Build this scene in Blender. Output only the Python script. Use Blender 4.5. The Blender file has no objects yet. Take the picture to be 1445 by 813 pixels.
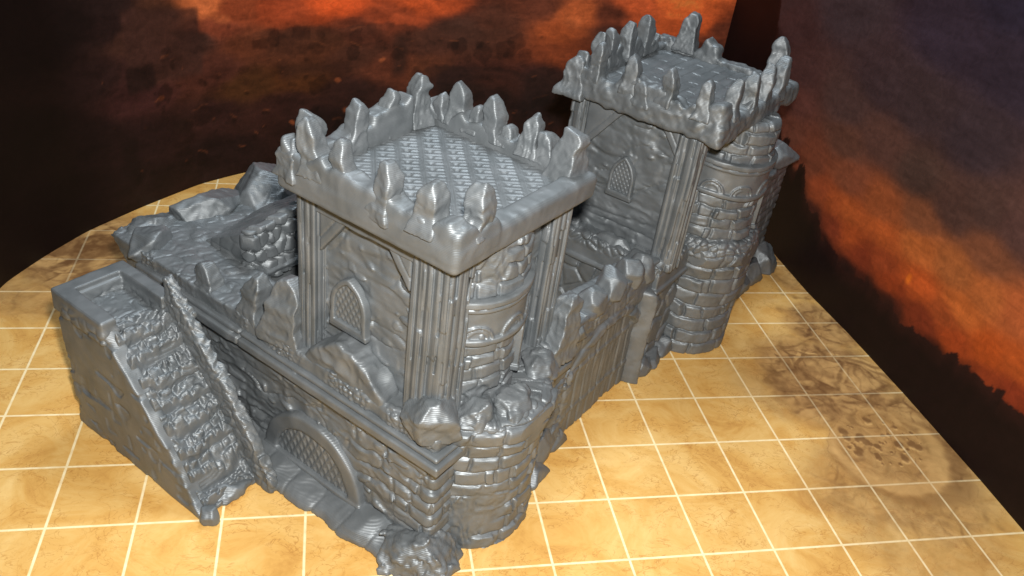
import bpy, math, time
import numpy as np
T0 = time.time()
f32 = np.float32
S = 0.0254                       # everything is laid out in inches (one mat square), then brought to real size
DOF_F = 160.0; FLASH = 2250.; CEIL = 3600.; AMB = .03
H = 1.0                          # global mesh resolution factor

# ------------------------------------------------------------------ frames
TH = math.radians(133.4)
AX = np.array([math.cos(TH), math.sin(TH), 0.0])
BX = np.array([math.sin(TH), -math.cos(TH), 0.0])
ORG = np.array([4.44, 1.2, 0.0])
def W(a, b, z=0.0):
    return ORG + a * AX + b * BX + np.array([0, 0, z])

# ------------------------------------------------------------------ noise
rng = np.random.RandomState(7)
N = 64
TAB = rng.rand(8, N, N, N).astype(f32)
T2 = rng.rand(12, 256, 256).astype(f32)
def n3(x, y, z, fr=1.0, seed=0, hard=False):
    x = np.asarray(x * fr + 13.7 + seed * 5.3, f32); y = np.asarray(y * fr + 7.1 + seed * 3.1, f32); z = np.asarray(z * fr + 3.9 + seed * 1.7, f32)
    xi = np.floor(x); yi = np.floor(y); zi = np.floor(z)
    fx = x - xi; fy = y - yi; fz = z - zi
    fx = fx * fx * (3 - 2 * fx); fy = fy * fy * (3 - 2 * fy); fz = fz * fz * (3 - 2 * fz)
    xi = xi.astype(np.int32) & 63; yi = yi.astype(np.int32) & 63; zi = zi.astype(np.int32) & 63
    x1 = (xi + 1) & 63; y1 = (yi + 1) & 63; z1 = (zi + 1) & 63
    t = TAB[seed % 8]
    def L(a, b, w): return a + (b - a) * w
    c = L(L(L(t[xi, yi, zi], t[x1, yi, zi], fx), L(t[xi, y1, zi], t[x1, y1, zi], fx), fy),
          L(L(t[xi, yi, z1], t[x1, yi, z1], fx), L(t[xi, y1, z1], t[x1, y1, z1], fx), fy), fz)
    return c * 2 - 1
def fbm(x, y, z, fr=1.0, seed=0, o=3):
    s = 0; a = 1.0; t = 0
    for i in range(o):
        s = s + a * n3(x, y, z, fr * 2.03 ** i, seed + i); t += a; a *= 0.5
    return s / t
def chip(x, y, z, fr=1.0, seed=0):
    """creased, chiselled relief: folded noise, sharp along the crests"""
    k = n3(x, y, z, fr * .6, seed + 3) * .35
    return (.55 - np.abs(n3(x + k, y - k, z + k, fr, seed))) + .5 * (.5 - np.abs(n3(x - k, y + k, z, fr * 2.1, seed + 1)))
def sst(a, b, x):
    t = np.clip((x - a) / (b - a), 0, 1)
    return t * t * (3 - 2 * t)
def wor(u, v, seed=0, jit=0.9):
    """2D cellular distances F1, F2 and a per-cell random value"""
    ui = np.floor(u); vi = np.floor(v)
    F1 = np.full(u.shape, 9, f32); F2 = F1.copy(); I = np.zeros(u.shape, f32)
    for du in (-1, 0, 1):
        for dv in (-1, 0, 1):
            cu = (ui + du).astype(np.int32); cv = (vi + dv).astype(np.int32)
            a = cu & 255; b = cv & 255
            px = cu + 0.5 + (T2[seed, a, b] - .5) * jit; py = cv + 0.5 + (T2[seed + 1, a, b] - .5) * jit
            d = np.sqrt((u - px) ** 2 + (v - py) ** 2)
            new = d < F1
            F2 = np.where(new, F1, np.minimum(F2, d)); I = np.where(new, T2[seed + 2, a, b], I); F1 = np.where(new, d, F1)
    return F1, F2, I
def stones(u, v, sc, seed=0, edge=.16):
    """rounded rubble stones 0..1"""
    F1, F2, I = wor(u / sc, v / sc, seed)
    return sst(0.0, edge * 2, F2 - F1) * (.55 + .45 * I)
def bricks(u, v, w, h, seed=0, gap=.035, rough=.3, warp=.03):
    """courses of uneven bricks 0..1; u, v in inches"""
    v2 = v + warp * n3(u, v, 0 * u, 2.1, seed) + 0.5 * warp * n3(u, v, 0 * u, 7, seed + 1)
    r = v2 / h; ri = np.floor(r); rr = ri.astype(np.int32) & 255
    u2 = u + warp * n3(u, v, 0 * u + 3, 5, seed + 2)
    q = u2 / (w * (.8 + .5 * T2[seed, rr, 7])) + T2[seed, rr, 3] * 9
    qi = np.floor(q); fr = q - qi
    def jb(k): return (T2[seed + 1, rr, k.astype(np.int32) & 255] - .5) * .55
    low = jb(qi); high = 1 + jb(qi + 1)
    below = fr < low; above = fr > high
    idx = qi + np.where(above, 1, 0) - np.where(below, 1, 0)
    lo = idx + jb(idx); hi = idx + 1 + jb(idx + 1)
    du = np.minimum(q - lo, hi - q) * w
    dv = np.minimum(r - ri, 1 - (r - ri)) * h
    k = T2[seed + 2, rr, idx.astype(np.int32) & 255]
    e = np.minimum(sst(0, gap, du), sst(0, gap, dv))
    tilt = (fr - .5) * (k - .5) * 1.2
    return e * (.5 + .5 * k + rough * tilt)

# ------------------------------------------------------------------ distance shapes
def box(p, lo, hi, r=.02):
    lo = np.array(lo, f32); hi = np.array(hi, f32); c = (lo + hi) / 2; e = (hi - lo) / 2 - r
    q = [np.abs(p[i] - c[i]) - e[i] for i in range(3)]
    return np.sqrt(sum(np.maximum(k, 0) ** 2 for k in q)) + np.minimum(np.maximum(np.maximum(q[0], q[1]), q[2]), 0) - r
def cyl(p, ca, cb, r, z0, z1, rd=.02, taper=0.0):
    d = np.sqrt((p[0] - ca) ** 2 + (p[1] - cb) ** 2) - (r - taper * (p[2] - z0)) + rd
    h = np.abs(p[2] - (z0 + z1) / 2) - (z1 - z0) / 2 + rd
    return np.sqrt(np.maximum(d, 0) ** 2 + np.maximum(h, 0) ** 2) + np.minimum(np.maximum(d, h), 0) - rd
def smin(a, b, k=.05):
    h = np.clip(.5 + .5 * (b - a) / k, 0, 1)
    return b + (a - b) * h - k * h * (1 - h)
def smax(a, b, k=.03): return -smin(-a, -b, k)
def rock(p, c, rad, seed=0, planes=16, rough=.02, k=.02):
    """faceted boulder: rad = half sizes"""
    g = np.random.RandomState(100 + seed)
    x = [(p[i] - c[i]) / rad[i] for i in range(3)]
    m = min(rad); planes = max(planes, 16)
    d = None; ph = g.rand() * 6.28
    for j in range(planes):
        zz = 1 - 2 * (j + .5) / planes; r = math.sqrt(1 - zz * zz); an = ph + j * 2.39996
        n = np.array([r * math.cos(an), r * math.sin(an), zz]) + g.normal(size=3) * .22; n /= np.linalg.norm(n)
        o = .68 + .27 * g.rand()
        e = (x[0] * n[0] + x[1] * n[1] + x[2] * n[2] - o) * m
        d = e if d is None else (smax(d, e, min(k, .012)))
    if rough: d = d + rough * .6 * fbm(p[0], p[1], p[2], 5, seed) - rough * .55 * chip(p[0], p[1], p[2], 4.5, seed)
    return d

def only(m, fn, *a):
    """evaluate fn just where it matters"""
    out = np.zeros(m.shape, f32); a = [x[m] for x in a]
    if m.any(): out[m] = fn(*a)
    return out
# ------------------------------------------------------------------ surface extraction (naive surface nets on a narrow band)
def sdf_mesh(fn, lo, hi, h, margin=.09):
    h = h * H
    lo = np.array(lo, float); hi = np.array(hi, float)
    nb = np.maximum(1, np.ceil((hi - lo) / h / 8).astype(int) ); n = nb * 8
    ax = [((np.arange(nb[i]) * 8 + 3.5) * h + lo[i]).astype(f32) for i in range(3)]
    G = np.meshgrid(*ax, indexing='ij')
    C = fn([g.ravel() for g in G]).reshape(nb)
    D = np.repeat(np.repeat(np.repeat(np.where(C < 0, -1, 1).astype(f32), 8, 0), 8, 1), 8, 2)
    act = np.argwhere(np.abs(C) < 8 * h * .87 + margin)
    o = np.stack(np.meshgrid(*[np.arange(8)] * 3, indexing='ij'), -1).reshape(-1, 3)
    CH = 1500
    for s in range(0, len(act), CH):
        I = (act[s:s + CH, None, :] * 8 + o[None]).reshape(-1, 3)
        P = [(I[:, i] * h + lo[i]).astype(f32) for i in range(3)]
        D[I[:, 0], I[:, 1], I[:, 2]] = fn(P)
    D[0] = D[-1] = 1; D[:, 0] = D[:, -1] = 1; D[:, :, 0] = D[:, :, -1] = 1
    B = D < 0
    A = B[:-1, :-1, :-1]; cnt = A.astype(np.int8)
    for d in ((1,0,0),(0,1,0),(0,0,1),(1,1,0),(1,0,1),(0,1,1),(1,1,1)):
        cnt = cnt + B[d[0]:n[0]-1+d[0], d[1]:n[1]-1+d[1], d[2]:n[2]-1+d[2]]
    cells = np.argwhere((cnt > 0) & (cnt < 8))
    cor = np.array([(i, j, k) for i in (0, 1) for j in (0, 1) for k in (0, 1)])
    V = np.stack([D[cells[:, 0] + c[0], cells[:, 1] + c[1], cells[:, 2] + c[2]] for c in cor], 1)
    pos = np.zeros((len(cells), 3)); num = np.zeros(len(cells))
    for i in range(8):
        for j in range(i + 1, 8):
            if abs(cor[i] - cor[j]).sum() != 1: continue
            m = (V[:, i] < 0) != (V[:, j] < 0)
            t = np.where(m, V[:, i] / np.where(m, V[:, i] - V[:, j], 1), 0)
            pos += np.where(m[:, None], cor[i] + t[:, None] * (cor[j] - cor[i]), 0); num += m
    pos = (cells + pos / num[:, None]) * h + lo
    idx = np.full(tuple(n - 1), -1, np.int32); idx[cells[:, 0], cells[:, 1], cells[:, 2]] = np.arange(len(cells))
    Q = []
    for axn, (e1, e2) in enumerate((((0,1,0),(0,0,1)), ((0,0,1),(1,0,0)), ((1,0,0),(0,1,0)))):
        d = [0, 0, 0]; d[axn] = 1
        a = B[:n[0]-d[0], :n[1]-d[1], :n[2]-d[2]]; b = B[d[0]:, d[1]:, d[2]:]
        e = np.argwhere(a != b); e1 = np.array(e1); e2 = np.array(e2)
        ok = np.all(e - e1 - e2 >= 0, 1) & np.all(e < n - 1, 1); e = e[ok]
        if not len(e): continue
        q = np.stack([idx[tuple((e - e1 - e2).T)], idx[tuple((e - e2).T)], idx[tuple(e.T)], idx[tuple((e - e1).T)]], 1)
        fl = ~B[e[:, 0], e[:, 1], e[:, 2]]
        q[fl] = q[fl][:, ::-1]
        Q.append(q)
    Q = np.concatenate(Q); Q = Q[(Q >= 0).all(1)]
    return pos, Q
COL = bpy.context.scene.collection
NV = [0]
def mesh_from(name, v, q, mat, smooth=True):
    me = bpy.data.meshes.new(name)
    k = q.shape[1]
    me.vertices.add(len(v)); me.vertices.foreach_set('co', np.asarray(v, f32).ravel())
    me.loops.add(q.size); me.loops.foreach_set('vertex_index', q.astype(np.int32).ravel())
    me.polygons.add(len(q)); me.polygons.foreach_set('loop_start', np.arange(0, q.size, k, dtype=np.int32))
    me.polygons.foreach_set('loop_total', np.full(len(q), k, np.int32))
    me.update(calc_edges=True); me.validate()
    if smooth: me.polygons.foreach_set('use_smooth', np.ones(len(me.polygons), bool))
    me.materials.append(mat); NV[0] += len(v)
    return me
def sculpt(name, fn, lo, hi, h, parent, mat=None, margin=.09, label=None):
    """one part, sculpted in the castle frame (a, b, z) and stored relative to its thing's base"""
    t_ = time.time(); p, q = sdf_mesh(fn, lo, hi, h, margin); TM.append((round(time.time() - t_, 2), name, len(p)))
    root = parent
    while root.parent: root = root.parent
    v = ORG + p[:, :1] * AX + p[:, 1:2] * BX + p[:, 2:] * np.array([0, 0, 1.0]) - np.array(root['base_pt'])
    me = mesh_from(name, v, q[:, ::-1], mat or M_PLA)   # the a,b,z frame is left-handed
    o = bpy.data.objects.new(name, me); COL.objects.link(o); o.parent = parent
    if label: o['label'] = label
    return o
ROOTS = []; TM = []
def thing(name, label, cat, base, group=None):
    o = bpy.data.objects.new(name, None); COL.objects.link(o)
    o.location = base; o['base_pt'] = [float(x) for x in base]
    o['label'] = label; o['category'] = cat
    o.empty_display_size = .5
    if group: o['group'] = group
    ROOTS.append(o); return o

# ------------------------------------------------------------------ materials
def nodes(name):
    m = bpy.data.materials.new(name); m.use_nodes = True
    nt = m.node_tree; nt.nodes.clear()
    def nd(t, **k):
        n = nt.nodes.new(t)
        for a, b in k.items(): setattr(n, a, b)
        return n
    def ln(a, b): nt.links.new(a, b)
    out = nd('ShaderNodeOutputMaterial'); bs = nd('ShaderNodeBsdfPrincipled'); ln(bs.outputs[0], out.inputs[0])
    return m, nt, nd, ln, bs
def math_(nd, ln, op, a, b=None, c=None):
    n = nd('ShaderNodeMath', operation=op)
    for i, x in enumerate((a, b, c)):
        if x is None: continue
        if isinstance(x, (int, float)): n.inputs[i].default_value = x
        else: ln(x, n.inputs[i])
    return n.outputs[0]
def pla():
    m, nt, nd, ln, bs = nodes('silver_print_plastic')
    tc = nd('ShaderNodeTexCoord'); sep = nd('ShaderNodeSeparateXYZ'); ln(tc.outputs['Object'], sep.inputs[0])
    nz = nd('ShaderNodeTexNoise'); nz.inputs['Scale'].default_value = 3.0; nz.inputs['Detail'].default_value = 6; ln(tc.outputs['Object'], nz.inputs['Vector'])
    ramp = nd('ShaderNodeValToRGB'); ln(nz.outputs[0], ramp.inputs[0])
    ramp.color_ramp.elements[0].position = .3; ramp.color_ramp.elements[0].color = PLA_A
    ramp.color_ramp.elements[1].position = .7; ramp.color_ramp.elements[1].color = PLA_B
    ln(ramp.outputs[0], bs.inputs['Base Color'])
    bs.inputs['Metallic'].default_value = PLA_METAL
    n2 = nd('ShaderNodeTexNoise'); n2.inputs['Scale'].default_value = 9; n2.inputs['Detail'].default_value = 5; ln(tc.outputs['Object'], n2.inputs['Vector'])
    mr = nd('ShaderNodeMapRange'); ln(n2.outputs[0], mr.inputs[0]); mr.inputs[1].default_value = .3; mr.inputs[2].default_value = .7
    mr.inputs[3].default_value = PLA_R0; mr.inputs[4].default_value = PLA_R1; ln(mr.outputs[0], bs.inputs['Roughness'])
    # print layers: fine horizontal ribs, slightly wandering
    w = math_(nd, ln, 'MULTIPLY', sep.outputs[2], 2 * math.pi / LAYER)
    w = math_(nd, ln, 'SINE', w)
    n3_ = nd('ShaderNodeTexNoise'); n3_.inputs['Scale'].default_value = 30; n3_.inputs['Detail'].default_value = 3; ln(tc.outputs['Object'], n3_.inputs['Vector'])
    hgt = math_(nd, ln, 'MULTIPLY_ADD', n3_.outputs[0], 1.2, w)
    bp = nd('ShaderNodeBump'); bp.inputs['Strength'].default_value = LAYER_S; bp.inputs['Distance'].default_value = .004 * S; ln(hgt, bp.inputs['Height'])
    ln(bp.outputs[0], bs.inputs['Normal'])
    return m
PLA_A = (.145, .162, .172, 1); PLA_B = (.205, .223, .236, 1); PLA_METAL = .5; PLA_R0 = .46; PLA_R1 = .57; LAYER = .0165; LAYER_S = .22
M_PLA = pla()
# ------------------------------------------------------------------ shared sculpting pieces
def merlon(parent, a, b, zb, zt, w, d, axis='a', seed=0, lean=0.0, fat=0.0, name='merlon', label=None, h=.0145):
    """a broken pointed merlon: flat chipped lozenge with a ridge down the middle"""
    g = np.random.RandomState(seed + 50); j = g.rand(8) * 2 - 1
    def fn(p):
        hh = (p[2] - zb) / (zt - zb)
        t = (p[0] - a) if axis == 'a' else (p[1] - b)
        n = (p[1] - b) if axis == 'a' else (p[0] - a)
        t = t - (lean + .04 * j[6]) * np.clip(hh, 0, 1.2) + .05 * n3(p[0] * 0, p[1] * 0 + seed, p[2], 3.6, seed)
        n = n + .03 * n3(p[0] * 0 + seed, p[1] * 0, p[2], 4, seed + 1) + .02 * j[7] * np.clip(hh, 0, 1)
        prof = np.interp(hh, [-.3, 0, .15, .33, .46, .62, .80, .92, 1.0, 1.06],
                         [1.3 + fat * .6, 1.25 + fat * .7, 1.12 + fat * .9 + .12 * j[0], .92 + fat * .5 + .08 * j[1], .90 + fat * .3 + .06 * j[2], 1.0 + .1 * j[3], .80 + fat * .2 + .08 * j[4], .50 + fat * .3 + .08 * j[5], .22 + fat * .3, .1]).astype(f32)
        Wd = w * .345 * prof; Dd = d * .355 * (.4 + .6 * prof)
        # chipped arrises: the section is a bent lozenge whose corner faces outwards
        q = .18 * j[3]; t, n = t + n * q, n - t * q
        wob = .022 * n3(t * 0, n * 0 + seed, p[2], 8, seed + 2)
        s = smax(np.abs(t + wob) - Wd, np.abs(n - wob) - Dd, .022) * .85
        s = smax(s, p[2] - zt + .02 * j[1] + .5 * t * j[2] + .3 * n * j[5], .025); s = smax(s, zb - p[2], .01)
        return s + .010 * fbm(p[0], p[1], p[2], 8, seed, 3) - .017 * (chip(p[0], p[1], p[2] * .7, 5.5, seed) - .1) + .003 * n3(p[0], p[1], p[2], 30, seed)
    m = max(w, d) * (1.0 + fat) + .12
    return sculpt(name, fn, (a - m + min(0, lean) , b - m + min(0, lean), zb - .04), (a + m + max(0, lean), b + m + max(0, lean), zt + .08), h, parent, margin=.2, label=label)
def boulder(parent, c, rad, seed, name='rock', planes=14, rough=.03, h=.022, zmin=None, k=.03, label=None, rel=0.0):
    def fn(p):
        d = rock(p, c, rad, seed, planes, rough, k)
        if rel: d = d - rel * fbm(p[0], p[1], p[2], 9, seed + 2, 3)
        if zmin is not None: d = smax(d, zmin - p[2], .01)
        return d
    lo = [c[i] - rad[i] * 1.25 - .06 for i in range(3)]; hi = [c[i] + rad[i] * 1.25 + .06 for i in range(3)]
    if zmin is not None: lo[2] = max(lo[2], zmin - .05)
    return sculpt(name, fn, lo, hi, h, parent, margin=.3, label=label)
def post(parent, lo, hi, seed=0, h=.016):
    def fn(p):
        ca = (lo[0] + hi[0]) / 2; cb = (lo[1] + hi[1]) / 2
        x = p[0] + .012 * n3(p[0], p[1], p[2], 2, seed); y = p[1] + .012 * n3(p[0], p[1], p[2], 2, seed + 1)
        d = box((x, y, p[2]), (lo[0] + .03, lo[1] + .03, lo[2]), (hi[0] - .03, hi[1] - .03, hi[2]), .05)
        u = (p[0] - p[1]) + .012 * n3(p[0], p[1], p[2], 1.6, seed + 2)
        k = np.floor(u / .105); g1 = np.abs(u / .105 - k - .5) * 2                 # 1 at a groove
        g2 = np.abs((u / .037) % 1 - .5) * 2
        fl = n3(k, 0 * u + seed, p[2] * 0, 2.7, seed) * .6 - 1.5 * sst(.62, 1, g1) + .35 * sst(1, .2, g2) + .25 * n3(u * 12, 0 * u, p[2] * .7, 1.5, seed + 3)
        sp = n3(u * 6, 0 * u, p[2] * 1.2, 1, seed + 4)
        d = d - .030 * fl - .012 * sst(.3, .5, sp)
        step = np.where(n3(k, 0 * u + 1, np.floor(p[2] * .9 + k * .37), 3.1, seed + 5) > .3, .02, 0)
        return d + step
    return sculpt('post', fn, [lo[0] - .06, lo[1] - .06, lo[2] - .03], [hi[0] + .06, hi[1] + .06, hi[2] + .03], h, parent, margin=.12)
def slab_relief(u, z, x, seed=0, soft=0.0):
    """big weathered slabs in broken courses, worn together in places"""
    r = bricks(u, z, .66, .25, seed, gap=.045, rough=1.1, warp=.10)
    worn = sst(-.25, .35, n3(u, z, x, 1.3, seed + 5) + soft)
    r2 = fbm(u, z * 1.4, x, 3.0, seed, 3)
    ch = chip(u * .7, z * 1.5, x, 3.2, seed)
    crk = sst(.05, .0, np.abs(n3(u * .6 + .3 * z, z * 1.6, x, 2.2, seed + 1)))
    return r * (.6 - .45 * worn) + r2 * .4 + ch * .45 - crk * .3 + .3 * sst(.45, .6, n3(u, z * 1.5, x, 7, seed + 2))
def pointed_window(parent, ca, bpl, z0, z1, w, bar=.06, pitch=.085):
    """pointed arch frame with a diamond lattice in the wall facing -b at plane b = bpl"""
    hw = w / 2; hgt = z1 - z0
    zs = hgt * .42
    def arch(p, off):
        t = np.abs(p[0] - ca); z = p[2] - z0
        hh_ = hgt - zs; R = (hw * hw + hh_ * hh_) / (2 * hw)
        d = np.sqrt((t + R - hw) ** 2 + np.maximum(z - zs, 0) ** 2) - R
        return np.maximum(d, -z) - off
    def frame(p):
        a = arch(p, 0); ring = np.maximum(a, -(arch(p, -bar)))
        ring = np.maximum(ring, z0 - .03 - p[2])
        d = smax(ring, np.abs(p[1] - bpl) - .055, .02) + .005 * n3(p[0], p[1], p[2], 12, 3)
        sill = box(p, (ca - hw - .02, bpl - .05, z0 - .05), (ca + hw + .02, bpl + .04, z0 + .02), .015)
        return smin(d, sill, .02)
    fr = sculpt('window_frame', frame, (ca - hw - .1, bpl - .12, z0 - .1), (ca + hw + .1, bpl + .1, z1 + .1), .013, parent, margin=.2)
    def lat(p):
        a = arch(p, -bar * .6)
        u = (p[0] - ca) + (p[2] - z0) * .62; v = (p[0] - ca) - (p[2] - z0) * .62
        g = np.minimum(np.abs((u / pitch) % 1 - .5), np.abs((v / pitch) % 1 - .5)) * pitch
        dep = .012 * sst(.006, .03, g)
        return smax(a, np.abs(p[1] - bpl) - .02 + dep, .005)
    sculpt('lattice', lat, (ca - hw - .05, bpl - .08, z0 - .02), (ca + hw + .05, bpl + .08, z1 + .05), .011, fr, margin=.2)
    return fr
def round_turret(parent, ca, cb, r, z0, z1, seed, bw=.27, bh=.155, cut=None, rub=0.0, name='turret', taper=0.0, h=.017, amp=.055, flare=0.0):
    def fn(p):
        th = np.arctan2(p[1] - cb, -(p[0] - ca))
        u = th * r
        d = cyl(p, ca, cb, r, z0, z1, .03, taper)
        rel = bricks(u, p[2], bw, bh, seed, gap=.03, rough=1.1, warp=.05)
        miss = sst(.15, .3, n3(u, p[2], 0 * u, 2.3, seed + 4) + rub - .5)
        rel = rel * (1 - miss) + miss * (.45 * chip(u, p[2], 0 * u, 7, seed) + .3)
        d = d - amp * rel - .018 * chip(p[0], p[1], p[2], 4, seed) - .006 * fbm(p[0], p[1], p[2], 14, seed, 2) - .035 * n3(p[0], p[1], p[2], 1.7, seed)
        d = d - flare * sst(z1 - .45, z1, p[2])
        if cut is not None: d = smax(d, p[0] - cut, .01)
        return d
    return sculpt(name, fn, (ca - r - .1, cb - r - .1, z0 - .05), (min(ca + r + .1, (cut if cut is not None else 99) + .06), cb + r + .1, z1 + .06), h, parent)
def turret_mould(parent, ca, cb, r, z0, z1, seed):
    """two string courses with small blind arches between them, and a slit window below"""
    def fn(p):
        rr = np.sqrt((p[0] - ca) ** 2 + (p[1] - cb) ** 2)
        th = np.arctan2(p[1] - cb, -(p[0] - ca)); u = th * r
        sag = .02 * np.sin(th * 3)
        d = None
        def ring(z, t, pr):
            return np.sqrt(np.maximum(np.abs(rr - r) - pr, 0) ** 2 + np.maximum(np.abs(p[2] - z - sag) - t, 0) ** 2) - .018
        body = np.maximum(np.abs(rr - r) - .025, np.abs(p[2] - (z0 + z1) / 2) - (z1 - z0) / 2)
        d = smin(ring(z0, .02, .05), ring(z1, .025, .06), .02); d = np.minimum(d, ring(z1 - .08, .01, .045)); d = smin(d, body, .02)
        pitch = .46; q = (u / pitch + .5); qi = np.floor(q); uu = (q - qi - .5) * pitch
        zz = p[2] - z0 - sag - .03
        for R, pr in ((.165, .05), (.115, .04)):
            a = np.abs(np.sqrt(uu ** 2 + np.maximum(zz, 0) ** 2) - R) - .017
            a = np.maximum(a, -zz - .02)
            d = smin(d, np.maximum(a, np.abs(rr - r) - pr), .015)
        return smax(d + .006 * n3(p[0], p[1], p[2], 10, seed), p[0] - ca - .3, .02)
    return sculpt('moulding', fn, (ca - r - .14, cb - r - .14, z0 - .08), (ca + .35, cb + r + .14, z1 + .1), .014, parent, margin=.2)
def slit_window(parent, ca, cb, r, ang, z0, z1, w=.2):
    c = math.cos(ang); s = math.sin(ang)
    def fn(p):
        x = -(p[0] - ca); y = p[1] - cb
        n = x * c + y * s - r; t = -x * s + y * c; z = p[2] - z0
        hgt = z1 - z0 - w / 2
        o = np.where(z > hgt, np.sqrt(t ** 2 + (z - hgt) ** 2), np.abs(t)) - w / 2
        ring = np.maximum(np.maximum(o, -(o + .045)), -z)
        bar = np.maximum(np.abs(t) - .016, np.maximum(o, -z))
        sill = np.maximum(np.maximum(np.abs(t) - w / 2 - .03, np.abs(z) - .03), np.abs(n) - .07)
        d = np.minimum(np.maximum(np.minimum(ring, bar), np.abs(n) - .055), sill)
        return d - .006
    x0 = ca - r * c; y0 = cb + r * s
    return sculpt('slit_window', fn, (x0 - .25, y0 - .25, z0 - .1), (x0 + .25, y0 + .25, z1 + .1), .013, parent, margin=.2)
def ring_of_pebbles(parent, ca, cb, r, z0, z1, cut, seed):
    def fn(p):
        th = np.arctan2(p[1] - cb, -(p[0] - ca)); u = th * r
        d = cyl(p, ca, cb, r, z0, z1, .06)
        return smax(d - .03 * stones(u, p[2] + .3 * p[0], .12, seed) - .06 * chip(p[0], p[1], p[2], 3.2, seed) - .03 * n3(p[0], p[1], p[2], 2.6, seed), p[0] - cut, .02)
    return sculpt('coping', fn, (ca - r - .15, cb - r - .15, z0 - .1), (cut + .1, cb + r + .15, z1 + .12), .018, parent)

# ================================================================== NEAR WALL BLOCK
wall = thing('castle_wall', 'grey printed castle wall block with big half-round grated window and rocky terrace, carrying the nearer tower', 'castle wall', W(2.5, 0, 0))
PIT = ((2.45, 1.1, 1.15), (4.72, 3.2, 3))
def wall_fn(p):
    u = p[0] - p[1]
    d = box(p, (0, 0, 0), (5.3, 2.75, 1.6), .03)
    rel = only(np.minimum(p[0], p[1]) < .3, lambda x, y: slab_relief(x, y, x * 0, 2), u, p[2])
    q = np.minimum(np.abs(p[0]), np.abs(p[1]))                       # corner quoins are crisper
    near = sst(.75, .25, np.sqrt(p[0] ** 2 + p[1] ** 2))
    rel = rel * (1 - near * .6) + near * .75 * only(near > .01, lambda x, y: bricks(x + .2, y, .55, .2, 5, gap=.045, rough=.5, warp=.03), u, p[2])
    d = d - .085 * rel
    return d
sculpt('masonry', wall_fn, (-.15, -.15, 0), (5.5, 2.9, 1.72), .0185, wall)
def ledge_fn(p):
    u = p[0] - p[1]
    inner = np.minimum(box(p, (.0, .0, 1.4), (5.2, 2.75, 2.2), 0), 9)
    def band(z0, z1, pr, r=.02): return box(p, (-pr, -pr, z0), (5.35 + pr * .3, 2.6, z1), r)
    d = band(1.54, 1.63, .10)
    d = smin(d, band(1.60, 1.72, .145, .02), .01)
    d = np.minimum(d, band(1.735, 1.8, .10, .025))
    jo = np.abs(p[0] - 3.2) ; d = d + .03 * sst(.03, .0, jo) - .012 * sst(3.3, 3.4, p[0])
    d = d - .008 * fbm(u, p[2] * 3, 0 * u, 4, 4) 
    cut = np.maximum(p[0] * 0 + .12 - p[0], -1)                       # keep only the two visible runs
    return smax(d, np.minimum(p[0], p[1]) - .25, .02)
sculpt('ledge', ledge_fn, (-.2, -.2, 1.5), (5.5, 2.7, 1.85), .016, wall)
def terr_fn(p):
    u = p[0] - p[1]
    edge = .03 + .05 * n3(p[0], p[1], 0 * u, 2.5, 1)
    lf = 5.78 + .25 * sst(1.4, 2.0, p[2]) + .18 * n3(p[1], p[2], 0 * u, 2.2, 5)
    d = box(p, (-.03, -.03, 1.76), (2.6, 2.75, 2.0), .07)
    top = 1.985 + .02 * fbm(p[0], p[1], 0 * u, 2.2, 2) + .014 * only(np.abs(p[2] - 2) < .15, lambda x, y: stones(x, y, .24, 4, .10), p[0] + p[1] * .2, p[1]) + .02 * sst(.3, .5, n3(p[0] * .6, p[1], 0 * u, 5, 3))
    e = box(p, (1.5, -.03, 1.3), (6.2, 2.85, 2.35), .08)
    e = smax(e, p[2] - top, .03); e = smax(e, p[0] - lf, .05)
    e = smax(e, 1.76 - p[2] - 1.2 * sst(5.0, 5.4, p[0]) * 1.0, .02)
    d = smin(d, e, .02)
    peb = only(np.minimum(p[0], p[1]) < .3, lambda x, y: stones(x, y, .085, 6, .2), u, p[2] * 1.3 + np.minimum(p[0], p[1]))
    strip = sst(.13, .04, np.minimum(p[0], p[1]))
    d = d - .035 * peb * strip * sst(.35, .6, n3(u, 0 * u, 0 * u, 3, 2) * .5 + .5) - .012 * fbm(p[0], p[1], p[2], 12, 3)
    d = d + .22 * sst(4.1, 3.7, p[0]) * sst(.75, 1.0, p[1]) * sst(1.7, 1.9, p[2])
    return d
sculpt('terrace', terr_fn, (-.2, -.2, 1.2), (6.35, 3.05, 2.15), .019, wall, margin=.1)
def stub_fn(p):
    top = 2.50 + .16 * sst(.9, 2.0, p[1]) - .55 * np.maximum(p[0] - 4.1, 0) + .02 * fbm(p[0], p[1], 0 * p[0], 4, 3)
    d = box(p, (4.02, .78 , 1.6), (5.0, 2.6, 3), .04)
    d = smax(d, (p[2] - top) * .85, .03)
    rel = only(np.abs(d) < .2, lambda x, y: stones(x, y, .17, 3, .13), p[1] + .6 * p[0] + .05 * n3(p[1], p[2], p[0], 4), p[2] * .75)
    return d - .075 * rel * sst(4.25, 4.1, p[0]) - .02 * rel
sculpt('wall_stub', stub_fn, (3.85, .65, 1.7), (5.1, 2.75, 2.9), .018, wall, margin=.1)
def end_fn(p):                                                       # crumbling rubble end behind the staircase
    lf = 5.45 + .12 * p[2] + .2 * n3(p[1], p[2], 0 * p[0], 1.6, 5)
    d = box(p, (4.9, .05, 0), (6.2, 2.8, 1.85), .05)
    d = smax(d, p[0] - lf, .03)
    return d - .06 * stones(p[1] + p[0], p[2], .2, 7) - .02 * fbm(p[0], p[1], p[2], 6, 2)
sculpt('rubble_end', end_fn, (4.85, -.1, 0), (6.1, 2.95, 1.95), .024, wall)
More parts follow.
